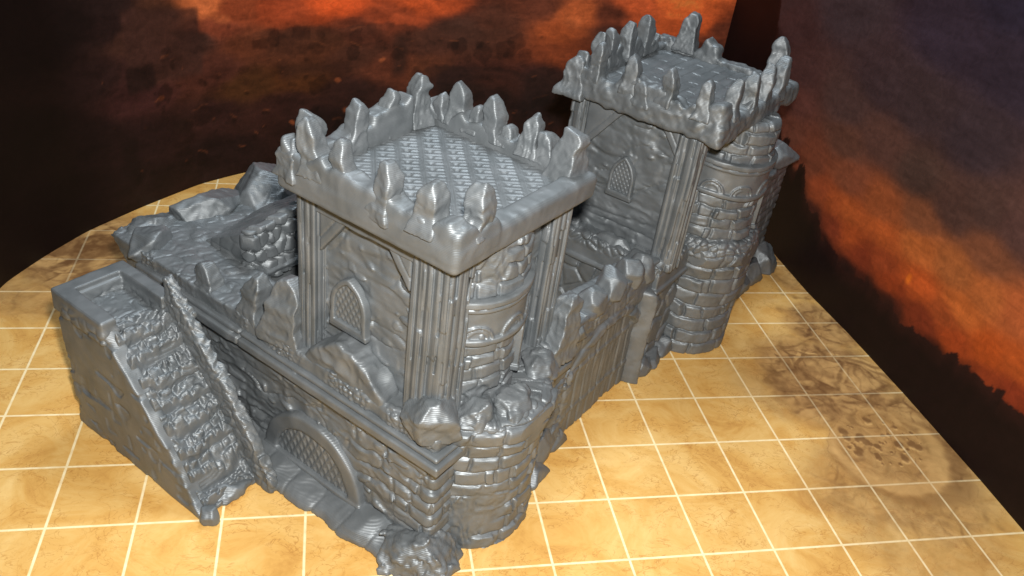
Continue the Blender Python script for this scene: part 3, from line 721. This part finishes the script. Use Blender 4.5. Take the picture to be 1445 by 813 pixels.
    # grid lines every inch, slightly uneven ink
    def gl(o):
        a = math_(nd, ln, 'ABSOLUTE', math_(nd, ln, 'SUBTRACT', math_(nd, ln, 'FRACT', math_(nd, ln, 'ADD', o, .5)), .5))
        mr = nd('ShaderNodeMapRange'); mr.interpolation_type = 'SMOOTHSTEP'; ln(a, mr.inputs[0]); mr.inputs[1].default_value = .010; mr.inputs[2].default_value = .021; mr.inputs[3].default_value = 1; mr.inputs[4].default_value = 0
        return mr.outputs[0]
    g = math_(nd, ln, 'MAXIMUM', gl(sep.outputs[0]), gl(sep.outputs[1]))
    nn = nd('ShaderNodeTexNoise'); nn.inputs['Scale'].default_value = 6; nn.inputs['Detail'].default_value = 4; ln(tc.outputs['Object'], nn.inputs['Vector'])
    ink = nd('ShaderNodeMapRange'); ln(nn.outputs[0], ink.inputs[0]); ink.inputs[1].default_value = .3; ink.inputs[2].default_value = .6; ink.inputs[3].default_value = .55; ink.inputs[4].default_value = .95
    g = math_(nd, ln, 'MULTIPLY', g, ink.outputs[0])
    g = math_(nd, ln, 'MULTIPLY', g, math_(nd, ln, 'SUBTRACT', 1.0, math_(nd, ln, 'MULTIPLY', asep.outputs[0], .75)))
    m5 = nd('ShaderNodeMix', data_type='RGBA'); ln(g, m5.inputs[0]); ln(m4.outputs[2], m5.inputs[6]); m5.inputs[7].default_value = (.92, .80, .50, 1)
    ln(m5.outputs[2], bs.inputs['Base Color'])
    bs.inputs['Roughness'].default_value = .62; bs.inputs['Specular IOR Level'].default_value = .25
    wv = nd('ShaderNodeTexNoise'); wv.inputs['Scale'].default_value = 55; ln(tc.outputs['Object'], wv.inputs['Vector'])
    bp = nd('ShaderNodeBump'); bp.inputs['Strength'].default_value = .15; bp.inputs['Distance'].default_value = .01 * S; ln(wv.outputs[0], bp.inputs['Height']); ln(bp.outputs[0], bs.inputs['Normal'])
    xs = np.concatenate([np.arange(-9, -2.6, .25), np.arange(-2.6, .8, .03), np.arange(.8, 9.6, .2), np.arange(9.6, 13.1, .02), [13.5, 16]]); ys = np.concatenate([np.arange(-9, .4, .25), np.arange(.4, 10.4, .024), np.arange(10.4, 16, .3)])
    X, Y = np.meshgrid(xs, ys, indexing='ij'); x = X.ravel(); y = Y.ravel(); z = 0 * x
    wx = x + .22 * fbm(x, y, z, 1.6, 1); wy = y + .22 * fbm(x, y, z, 1.6, 2)
    def blob(cx, cy, rx, ry, ang=0, soft=.35):
        c, s = math.cos(ang), math.sin(ang); u = (wx - cx) * c + (wy - cy) * s; v = -(wx - cx) * s + (wy - cy) * c
        return sst(1 + soft, 1 - soft, np.sqrt((u / rx) ** 2 + (v / ry) ** 2))
    def blob0(cx, cy, rx, ry, soft=.3):
        return sst(1 + soft, 1 - soft, np.sqrt(((x - cx) / rx) ** 2 + ((y - cy) / ry) ** 2))
    R_ = np.zeros_like(x); G_ = R_.copy(); B_ = R_.copy()
    R_ = np.maximum(R_, .95 * blob(11.6, 4.35, 1.2, 1.3)); R_ = np.maximum(R_, .9 * blob(12.2, 3.0, 1.1, 1.3)); R_ = np.maximum(R_, .85 * blob(12.25, 5.9, .7, .7))
    R_ = np.maximum(R_, .6 * blob(11.5, 1.9, 1.5, 1.1)); R_ = np.maximum(R_, .55 * blob(12.5, 7.6, .5, .9)); R_ = np.maximum(R_, .4 * blob(10.6, 4.2, .8, .8)); R_ = np.maximum(R_, .4 * blob(11.3, .9, 1.2, .8))
    R_ = np.maximum(R_, 1.0 * blob(-.6, 8.3, 1.6, 1.3)); R_ = np.maximum(R_, .6 * blob(-1.2, 7.1, 1.1, .9))
    strata = n3(wx * .8 + wy * .6, (wy * .8 - wx * .6) * 3.4, z, 1.5, 2)
    cr = np.abs(n3(wx, wy, z, 1.9, 3)) + .25 * np.abs(n3(wx, wy, z, 5.5, 5)); cr2 = np.abs(n3(wx, wy, z, 3.4, 6)) + .2 * np.abs(n3(wx, wy, z, 9, 4))
    lump = fbm(wx, wy, z, 3.2, 4, 5)
    G_ = np.maximum(G_, .85 * sst(-.02, .3, strata + .4 * lump) * blob(-.7, 8.4, 1.4, 1.1, 0, .4))
    B_ = np.maximum(B_, .6 * sst(-.1, -.4, strata) * blob(-.7, 8.4, 1.4, 1.1, 0, .4))
    for (cx, cy, rx, ry, a_, k_) in [(12.35, 5.9, .65, .8, .4, .85), (11.5, 4.45, .9, 1.0, .2, .8), (12.5, 7.7, .45, .9, 0, .7), (12.2, 6.9, .8, .5, .6, .5), (12.4, 4.3, .6, .8, 0, .5), (11.3, 5.3, .5, .4, .2, .4), (12.0, 1.5, .8, .7, 0, .35)]:
        bl = blob(cx, cy, rx, ry, a_, .35)
        G_ = np.maximum(G_, k_ * bl * np.maximum(sst(.12, .03, cr) * .9, sst(.12, .42, lump)))
        B_ = np.maximum(B_, .6 * k_ * bl * sst(.05, -.3, lump) * sst(.05, .2, cr))
    q1 = x + .30 * fbm(x, y, z, 1.3, 5, 4); q2 = y + .30 * fbm(x, y, z, 1.3, 6, 4)     # cracked boulders
    for sc_, k_ in ((1.35, .75), (3.1, .45)):
        F1, F2, I = wor(q1 * sc_, q2 * sc_ * 1.25, 3)
        ms = np.clip(R_ * 1.5 - .45, 0, 1)
        G_ = np.maximum(G_, k_ * ms * np.maximum(sst(.13, .02, F2 - F1), .8 * sst(.25, .6, F1) * (I > .55)))
        B_ = np.maximum(B_, .55 * ms * sst(.5, .15, F1) * (I < .5))
    hf = fbm(x, y, z, 11, 2, 3); G_ = np.clip(G_ * (1 + .9 * hf), 0, 1); B_ = np.clip(B_ * (1 - .8 * hf), 0, 1)
    # the flat pale stone with pitted holes and a shadowed underside
    st = blob(11.72, 2.85, .80, .78, .2, .10); rim_ = blob(11.74, 2.70, .98, .93, .25, .07); und = blob(11.82, 2.50, 1.06, 1.0, .25, .16)
    und = und * (1 - rim_)
    G_ = G_ * (1 - .95 * rim_); G_ = np.maximum(G_, .55 * und)
    edge = rim_ * (1 - st)
    fac = np.clip(.55 - 1.4 * chip(wx, wy, z, 2.6, 3) + .8 * lump + .7 * hf, 0, 1)
    B_ = B_ * (1 - rim_) + rim_ * (.5 * edge + .6 * fac); R_ = R_ * (1 - rim_) + .8 * rim_; G_ = np.maximum(G_, .7 * sst(.10, .0, np.abs(und + rim_ * 1.0 - .5)) * .6)
    G_ = np.maximum(G_, .5 * st * sst(.16, .05, cr2)); G_ = np.maximum(G_, .45 * blob(12.25, 3.1, .25, .6, .3, .3) * sst(-.2, .3, lump))
    g_ = np.random.RandomState(4)
    for k in range(46):
        an = g_.rand() * 6.28; rr_ = math.sqrt(g_.rand()) * .62; cx = 11.72 + rr_ * math.cos(an) * 1.05; cy = 2.88 + rr_ * math.sin(an) * .9; r = .018 + .055 * g_.rand() ** 2
        hb = sst(1.35, .8, np.sqrt(((x + .02 * n3(x, y, z, 14, 2) - cx) / r) ** 2 + ((y + .02 * n3(x, y, z, 14, 3) - cy) / (r * 1.2)) ** 2))
        G_ = np.maximum(G_, .8 * hb)
        B_ = np.maximum(B_ * (1 - hb), .9 * sst(1.35, .8, np.sqrt(((x - cx + .02) / r) ** 2 + ((y - cy + r * 1.2) / (r * .7)) ** 2)))
    for (cx, cy, w_, h_, an) in [(12.35, 4.85, .42, .06, -.3), (12.7, 4.5, .35, .05, -.7), (11.3, 5.0, .3, .05, 1.1), (11.5, 5.1, .22, .04, -.5)]:
        B_ = np.maximum(B_, .85 * blob(cx, cy, w_, h_, an, .2)); G_ = np.maximum(G_, .6 * blob(cx + .05, cy - .1, w_, h_ * .8, an, .3))
    v = np.stack([x, y, 0 * x], 1); q = rect_grid(len(xs), len(ys))
    me = mesh_from('gaming_mat', v, q, m)
    set_attr(me, 'art', np.clip(np.stack([R_, G_, B_], 1), 0, 1))
    # give the sheet its thickness
    o = bpy.data.objects.new('gaming_mat', me); COL.objects.link(o)
    sd = o.modifiers.new('thickness', 'SOLIDIFY'); sd.thickness = .08; sd.offset = -1
    o['label'] = 'sandy yellow printed gaming mat with pale one-inch grid lines, under the castle'; o['category'] = 'gaming mat'
    ROOTS.append(o)
make_mat()

# ================================================================== BACKDROP (two printed screens)
P1 = [(-2.35,4.2),(-2.2,5.6),(-1.99,7.24),(-1.58,8.13),(-1.09,9.0),(-.29,9.99),(.63,11.0),(1.29,11.48),(2.28,12.07),(3.6,12.65),(5.2,13.05),(7.5,13.25),(10,13.25),(12.5,13.2)]
P2 = [(12.5,13.2),(12.5,9.3),(12.58,7.04),(12.73,5.68),(12.84,4.0),(12.92,1.96),(12.95,-1)]
LP = "4.25 4.31 0b0606;4.87 3.52 0c0606;5.44 3.74 120a09;6.08 3.5 1c100f;4.23 2.06 0d0707;4.22 0.75 0f0808;6.01 3.87 1c1110;6.68 2.61 301a18;7.18 3.55 3a2218;6.62 3.27 38211a;7.8 2.92 35201a;7.06 2.6 3c2019;8.25 3.13 703522;8.14 3.57 a85830;8.71 3.48 74341c;9.75 3.4 8a3a1e;10.96 3.41 b5481f;12.82 3.43 a8461f;12.2 3.19 8a3c20;11.28 2.89 5a2a1a;12.88 2.57 43241a;13.65 2.91 3a221a;14.44 3.1 4a281c;15.38 3.47 5a2d1d;16.11 3.04 8e4320;16.22 3.37 a04f28;17.05 3.43 5b2c1c;17.69 3.64 a84a25;18.7 3.71 d0602c;18.47 3.21 a04620;19.2 3.43 bb5226;19.59 2.95 5d2d1c;19.86 3.31 5a2b1b;12.91 2 4a2617;16.21 2.39 6b3119;14.59 1.8 3a1c15;12.25 2.01 50281a;11.29 2.28 3c2016;10.49 2.63 4e2918;9.72 2.69 4a2718;8.96 2.77 552b1a;8.18 2.3 3f2018;6.62 2.23 301817;5.67 2.73 221312;9.69 1.32 2a1512;8.11 1.44 271412;8.92 1.9 39200f;10.01 1.91 40220f;6.49 1.29 1a0d0d;5.34 1.66 170c0c;8.04 0.52 160b0b;11.3 1.48 251310;10.48 0.9 160b0b;13.58 1.77 1f1010;15.85 1.33 140b0c;15.78 1.85 2b1613;16.66 2.75 6a3018;17.14 2.95 3f2018;6.04 0.41 140a0a;4.56 0.16 0f0808"
RP = "0.22 3.88 1d0f0f;1.21 4.16 221312;1.17 3.37 140a0a;2.1 3.67 1b0f0f;0.78 2.74 100808;2.66 3.1 1a0e0d;2.17 4.58 3f2d33;2.69 4.3 432c31;4.37 5.19 3d3039;7.18 5.45 2e2433;8.04 6.23 241f30;8.57 5.39 2b2230;3.52 3.56 4c3033;3.71 3.04 5c3533;3.98 2.39 663830;5.41 3.58 4a3335;7.05 4.24 38292f;6.12 4.25 3a2a31;8.4 4.23 352830;6.61 3.42 523431;5.75 3.03 5a3730;4.96 2.23 753c2e;4.52 2.01 6a3428;6.1 2.49 804331;7.63 3.26 46312f;9.19 3.46 47302f;8.59 3.13 4a312f;7.99 2.67 75422f;7.15 2.47 90482b;9.06 2.38 9a5430;8.24 2.27 b05b30;9.8 3.45 4e3333;9.53 2.93 70402f;10.45 2.44 a5512f;9.87 2.4 a85830;9.53 1.91 b45a2c;8.54 1.78 ad4a22;7.65 1.63 8a3a20;7.39 2.05 ad5028;6.42 1.93 a84e28;6.62 1.59 a04522;6 1.85 a54a28;5.46 1.87 98442a;9.35 1.64 8f3f20;9.65 1.45 993c1a;10.32 1.7 a24319;10.55 1.34 7c2f17;10.83 1.84 a3471e;11.05 1.5 7a2c17;7.99 1.41 8a361a;7.05 1.4 7a301c;8.85 1.28 6f2a17;7.38 1.01 2a1412;6.21 1.51 7a3220;5.48 1.41 451f1b;5.98 1.06 1a0d0c;5.28 0.81 0f0808;4.6 0.93 0f0707;4.71 1.48 1c0e0d;6.94 1.03 1f0f0f;6.74 0.58 0d0707;7.95 0.78 170b0b;8.18 1.1 2c1412;9.41 0.98 170b0b;10.23 1.08 1c0d0c;10.78 0.99 150a0a;11.33 1.08 170b0b;11.72 0.49 0d0606;9.54 0.19 0d0606;10.49 0.14 0d0606;4.99 0.31 0b0505;4.25 1.72 1a0d0c;11.99 0.2 0b0505"

SKY = [(0, 6), (1.6, 6), (1.95, 4.9), (2.08, 4.56), (2.38, 3.76), (2.8, 2.99), (3.2, 2.5), (3.44, 2.46), (3.7, 2.15), (3.97, 2.31), (4.1, 1.95), (4.5, 1.75), (4.76, 2.05), (5.0, 1.7), (5.19, 1.41), (5.6, 1.5), (6.0, 1.1), (6.3, 1.15), (6.9, 1.0), (7.43, 1.05), (8.08, 1.12), (8.55, .99), (9.38, 1.2), (10.06, 1.25), (10.44, 1.32), (11.18, 1.38), (13, 1.5), (15, 1.6)]
GAIN1 = 1.25; GAIN2 = 1.05
def screen(name, label, path, pts, gain, zt, kind):
    path = np.array(path, float); seg = np.hypot(*np.diff(path, axis=0).T); s = np.concatenate([[0], np.cumsum(seg)])
    ns = int(s[-1] / .032); nz = int(zt / .032)
    ss = np.linspace(0, s[-1], ns); zz = np.linspace(0.004, zt, nz)
    xx = np.interp(ss, s, path[:, 0]); yy = np.interp(ss, s, path[:, 1])
    if kind == 1:
        for _ in range(60):                                          # a curved card has no corners
            xx[1:-1] = (xx[:-2] + 2 * xx[1:-1] + xx[2:]) / 4; yy[1:-1] = (yy[:-2] + 2 * yy[1:-1] + yy[2:]) / 4
    SS, ZZ = np.meshgrid(ss, zz, indexing='ij'); u = SS.ravel(); v = ZZ.ravel()
    P = hexpts(pts); k0 = 0 * u
    wu = u + .16 * fbm(u, v, k0, 1.4, 1, 4) + .05 * n3(u, v, k0, 6, 4); wv = v + .10 * fbm(u, v, k0, 1.6, 3, 4) + .03 * n3(u, v, k0, 9, 5)
    if kind == 2: wu = u + .5 * (wu - u); wv = v + .5 * (wv - v); P[:, 2] *= .95; P[:, 4] = P[:, 4] * .92; P[:, 3] *= 1.0
    if kind == 1: wu = wu + .1 * n3(u * .4, v * 3, k0, 1.2, 2)
    num = 0; den = 0
    for r in P:
        sx = .8 if kind == 1 else 1.0
        w = 1 / (((wu - r[0]) * sx) ** 2 + ((wv - r[1]) * 1.6) ** 2 + (.02 if kind == 1 else .05)) ** 2.6
        num = num + w[:, None] * lin(r[2:])[None]; den = den + w
    c = num / den[:, None]
    # brush strokes and cloud mottling of the print
    br = fbm(u * .55, v * 2.2, k0, 2.6, 2, 5)
    c = c * (1 + (.28 if kind == 1 else .12) * br)[:, None] * (1 + .12 * n3(u * 3, v * 14, k0, 2, 6))[:, None]
    if kind == 2:                                                    # wind-drawn cloud streaks
        sk_ = n3(u * .5 + v * .2, v * 3.2 - u * .25, k0, 1.5, 4) + .6 * n3(u * .7, v * 5 - u * .3, k0, 2.3, 5) + .4 * n3(u * 1.5, v * 9 - u * .5, k0, 2.6, 6)
        c = c * (1 + .15 * sk_)[:, None]
    if kind == 1:
        def dark(x0, x1, z0, z1, col, soft=.05, k=.85):
            nonlocal c
            j = .06 * fbm(u, v, k0, 3, 3)
            m = sst(x0 - soft, x0 + soft, u + j) * sst(x1 + soft, x1 - soft, u + j) * sst(z0 - soft * 2, z0 + soft, v + j) * sst(z1 + soft, z1 - soft, v + j + .1 * (u - x0)) * k
            c = c * (1 - m[:, None]) + lin(np.array(col) / 255.)[None] * m[:, None]
        dark(6.35, 7.95, 2.35, 3.75, (50, 29, 24)); dark(6.3, 6.9, 2.3, 2.75, (24, 13, 12))
        dark(12.15, 12.45, 1.9, 2.75, (38, 22, 17), .1); dark(15.3, 16.6, 1.2, 1.95, (22, 12, 12), .1); dark(13.2, 15.0, 1.2, 1.75, (24, 14, 13), .12)
        dark(9.6, 11.2, 2.0, 2.3, (40, 21, 16), .1, .6); dark(7.1, 7.6, 1.2, 1.6, (26, 14, 12), .12); dark(6.0, 6.35, .7, 1.5, (15, 8, 8), .12)
        # cloud banks with bumpy tops
        for (x0, x1, zc, am, col) in [(9.0, 15.2, 2.95, .10, (58, 33, 24)), (12.6, 17.6, 2.05, .12, (36, 20, 16)), (16.4, 18.0, 3.1, .15, (70, 38, 26)), (17.8, 20.2, 3.0, .16, (50, 26, 19))]:
            top = zc + am * fbm(u, k0, k0, 2.5, 4, 4) * 2 + .05 * np.abs(n3(u, k0, k0, 7, 5))
            m = sst(x0 - .3, x0 + .6, u) * sst(x1 + .3, x1 - .6, u) * sst(.03, -.03, v - top) * sst(-1.0, -.1, v - top) * .62
            c = c * (1 - m[:, None]) + lin(np.array(col) / 255.)[None] * m[:, None]
        for (x0, z0, r) in [(8.15, 3.55, .12), (8.45, 3.3, .1), (7.05, 2.05, .05), (10.95, 1.75, .06), (11.2, 1.1, .07), (16.2, 3.2, .14), (9.9, .95, .05), (12.0, 2.2, .05)]:
            m = sst(1.3, .5, np.sqrt(((wu - x0) / r / 1.6) ** 2 + ((wv - z0) / r) ** 2)) * .35
            c = c * (1 - m[:, None]) + lin(np.array((172, 92, 52)) / 255.)[None] * m[:, None]
        g_ = np.random.RandomState(12)
        for k in range(190):                                          # painted rubble: dark blocks with a warm lit edge
            x0 = 5.8 + g_.rand() * 14; z0 = .5 + g_.rand() ** 1.3 * 2.4; w_ = (.03 + .22 * g_.rand() ** 3); h2 = w_ * (.5 + g_.rand()); an = g_.rand() * 1.2 - .6
            sel = (np.abs(u - x0) < .6) & (np.abs(v - z0) < .6)
            uu = u[sel] - x0 + .04 * n3(u[sel], v[sel], k0[sel], 6, 3); vv = v[sel] - z0 + .03 * n3(u[sel], v[sel], k0[sel], 9, 4)
            a_ = uu * math.cos(an) + vv * math.sin(an); b_ = -uu * math.sin(an) + vv * math.cos(an)
            m = sst(.015, -.015, np.maximum(np.maximum(np.abs(a_) - w_, np.abs(b_) - h2), (np.abs(a_) + np.abs(b_)) * .75 - w_ * g_.uniform(.8, 1.3))) * (.4 + .45 * g_.rand())
            li = sst(.03, .0, np.abs(b_ - h2)) * sst(w_, w_ * .6, np.abs(a_)) * (.16 * g_.rand() * (k % 2))
            cs = c[sel]; cs = cs * (1 - .55 * m)[:, None]; c[sel] = cs * (1 - li)[:, None] + lin(np.array((165, 92, 55)) / 255.)[None] * li[:, None]
        c = c * (.22 + .78 * sst(4.6, 6.6, u))[:, None]  # vignette painted into the print colour, darkening the left end
    else:
        sk = np.array(SKY); top = np.interp(u + .05 * n3(u, v, k0, 7, 2), sk[:, 0], sk[:, 1]) + .16 * fbm(u, k0, k0, 4, 4, 4) + .07 * np.abs(n3(u, k0, k0, 13, 5)) + .03 * n3(u, v, k0, 30, 2) + .09 * np.abs(n3(u, k0, k0, 6, 2)) + .22 * np.maximum(0, n3(np.floor(u * 7), k0, k0, 2.7, 3) - .3) - .05
        m = sst(.02, -.015, v - top); far = sst(.02, -.35, v - top)
        dk = lin(np.array([[34, 15, 13]]) / 255.) * (1 - far)[:, None] + lin(np.array([[14, 6, 6]]) / 255.) * far[:, None]
        dk = dk * (1 + .35 * fbm(u, v, k0, 5, 5))[:, None]
        c = c * (1 - m[:, None]) + dk * m[:, None]
        for (x0, w_, z1) in [(7.25, .16, 1.95), (8.3, .1, 1.65), (9.2, .22, 1.5), (5.9, .2, 1.75), (8.9, .12, 1.55), (10.9, .3, 1.6)]:   # hazy towers against the glow
            q = sst(w_, w_ * .7, np.abs(u - x0 + .1 * (v - 1.4))) * sst(.06, -.06, v - z1 - .08 * n3(u, k0, k0, 12, 3)) * .2 * (v > top)
            c = c * (1 - q[:, None]) + lin(np.array((92, 34, 20)) / 255.)[None] * q[:, None]
        q = sst(1.2, .3, np.sqrt(((u - 8.32) / .07) ** 2 + ((v - 1.72) / .12) ** 2)) * .8
        c = c * (1 - q[:, None]) + lin(np.array((205, 105, 30)) / 255.)[None] * q[:, None]
    c = c * (1 + (.6 if kind == 1 else .13) * (chip(u * .7, v * 1.5, k0, 2.2, 3) + .6 * chip(u, v * 1.8, k0, 6, 5) - .25))[:, None]
    c = np.clip(c * gain + np.array([[.0035, .0012, .0012]]), 0, .9)
    base = np.array([xx.mean(), yy.mean(), 0])
    V = np.stack([np.repeat(xx, nz), np.repeat(yy, nz), v], 1) - base
    q = rect_grid(ns, nz)
    m_ = bpy.data.materials.get('printed_backdrop_card')
    if m_ is None:
        m_, nt, nd, ln, bs = nodes('printed_backdrop_card')
        at = nd('ShaderNodeAttribute', attribute_name='print'); tc = nd('ShaderNodeTexCoord')
        nz1 = nd('ShaderNodeTexNoise'); nz1.inputs['Scale'].default_value = 7; nz1.inputs['Distortion'].default_value = 1.0; nz1.inputs['Detail'].default_value = 8; nz1.inputs['Roughness'].default_value = .7; ln(tc.outputs['Object'], nz1.inputs['Vector'])
        mr = nd('ShaderNodeMapRange'); ln(nz1.outputs[0], mr.inputs[0]); mr.inputs[1].default_value = .3; mr.inputs[2].default_value = .7; mr.inputs[3].default_value = .78; mr.inputs[4].default_value = 1.22
        vm = nd('ShaderNodeVectorMath', operation='SCALE'); ln(at.outputs['Color'], vm.inputs[0]); ln(mr.outputs[0], vm.inputs['Scale'])
        ln(vm.outputs[0], bs.inputs['Base Color']); bs.inputs['Roughness'].default_value = .55; bs.inputs['Specular IOR Level'].default_value = .2
    me = mesh_from(name, V, q, m_)
    set_attr(me, 'print', c)
    o = bpy.data.objects.new(name, me); COL.objects.link(o); o.location = base
    sd = o.modifiers.new('thickness', 'SOLIDIFY'); sd.thickness = .06; sd.offset = 1 if kind == 1 else 1
    o['label'] = label; o['category'] = 'backdrop'; ROOTS.append(o)
screen('backdrop_screen', 'curved card backdrop behind the castle, printed with dark ruins under brown and orange clouds', P1, LP, GAIN1, 7.0, 1)
screen('backdrop_screen', 'straight card backdrop printed with purple sky fading to orange over a black skyline', P2, RP, GAIN2, 7.5, 2)

# ================================================================== CAMERA, LIGHT, RENDER
f, yaw, pit, roll = 1194.75, .2532483, .5760141, .1430317
C0 = np.array([3.29384, -5.511876, 8.491615])
F = np.array([math.sin(yaw) * math.cos(pit), math.cos(yaw) * math.cos(pit), -math.sin(pit)])
R = np.cross(F, [0, 0, 1]); R /= np.linalg.norm(R); U = np.cross(R, F)
R2 = R * math.cos(roll) + U * math.sin(roll); U2 = -R * math.sin(roll) + U * math.cos(roll)
from mathutils import Matrix, Vector
def place(o, pos, r, u, fw):
    o.matrix_world = Matrix([[r[0], u[0], -fw[0], pos[0]], [r[1], u[1], -fw[1], pos[1]], [r[2], u[2], -fw[2], pos[2]], [0, 0, 0, 1]])
sc = bpy.context.scene
cd = bpy.data.cameras.new('camera'); cam = bpy.data.objects.new('camera', cd); COL.objects.link(cam)
cd.sensor_width = 36; cd.lens = f / 1445 * 36; cd.clip_start = .001; cd.clip_end = 10
place(cam, C0 * S, R2, U2, F)
sc.camera = cam
cd.dof.use_dof = True; cd.dof.focus_distance = 9.2 * S; cd.dof.aperture_fstop = DOF_F
def area(name, pos, target, size, power, col, shape='DISK'):
    l = bpy.data.lights.new(name, 'AREA'); l.shape = shape; l.size = size * S; l.energy = power * S * S * 1.0; l.color = col
    o = bpy.data.objects.new(name, l); COL.objects.link(o)
    p = np.array(pos, float); d = Vector((np.array(target) - p).tolist())
    o.rotation_mode = 'QUATERNION'; o.location = (p * S).tolist(); o.rotation_quaternion = d.to_track_quat('-Z', 'Y')
    return o
area('flash_lamp', C0 + R2 * .3 + U2 * .8, C0 + F * 10 + R2 * -.6 + U2 * -.8, .45, FLASH, (1.0, .965, .92))
area('ceiling_lamp', (7, 12, 26), (5, 4, 0), 9, CEIL, (.86, .94, 1.0))
wd = bpy.data.worlds.new('World'); sc.world = wd; wd.use_nodes = True
wd.node_tree.nodes['Background'].inputs[0].default_value = (.75, .85, 1.0, 1); wd.node_tree.nodes['Background'].inputs[1].default_value = AMB
for o in ROOTS:
    o.location = [x * S for x in o.location]; o.scale = (S, S, S)
    if 'base_pt' in o.keys(): del o['base_pt']
sc.view_settings.view_transform = 'Standard'; sc.view_settings.look = 'None'; sc.view_settings.exposure = 0; sc.view_settings.gamma = 1
print('verts', NV[0], 'time', round(time.time() - T0, 1))
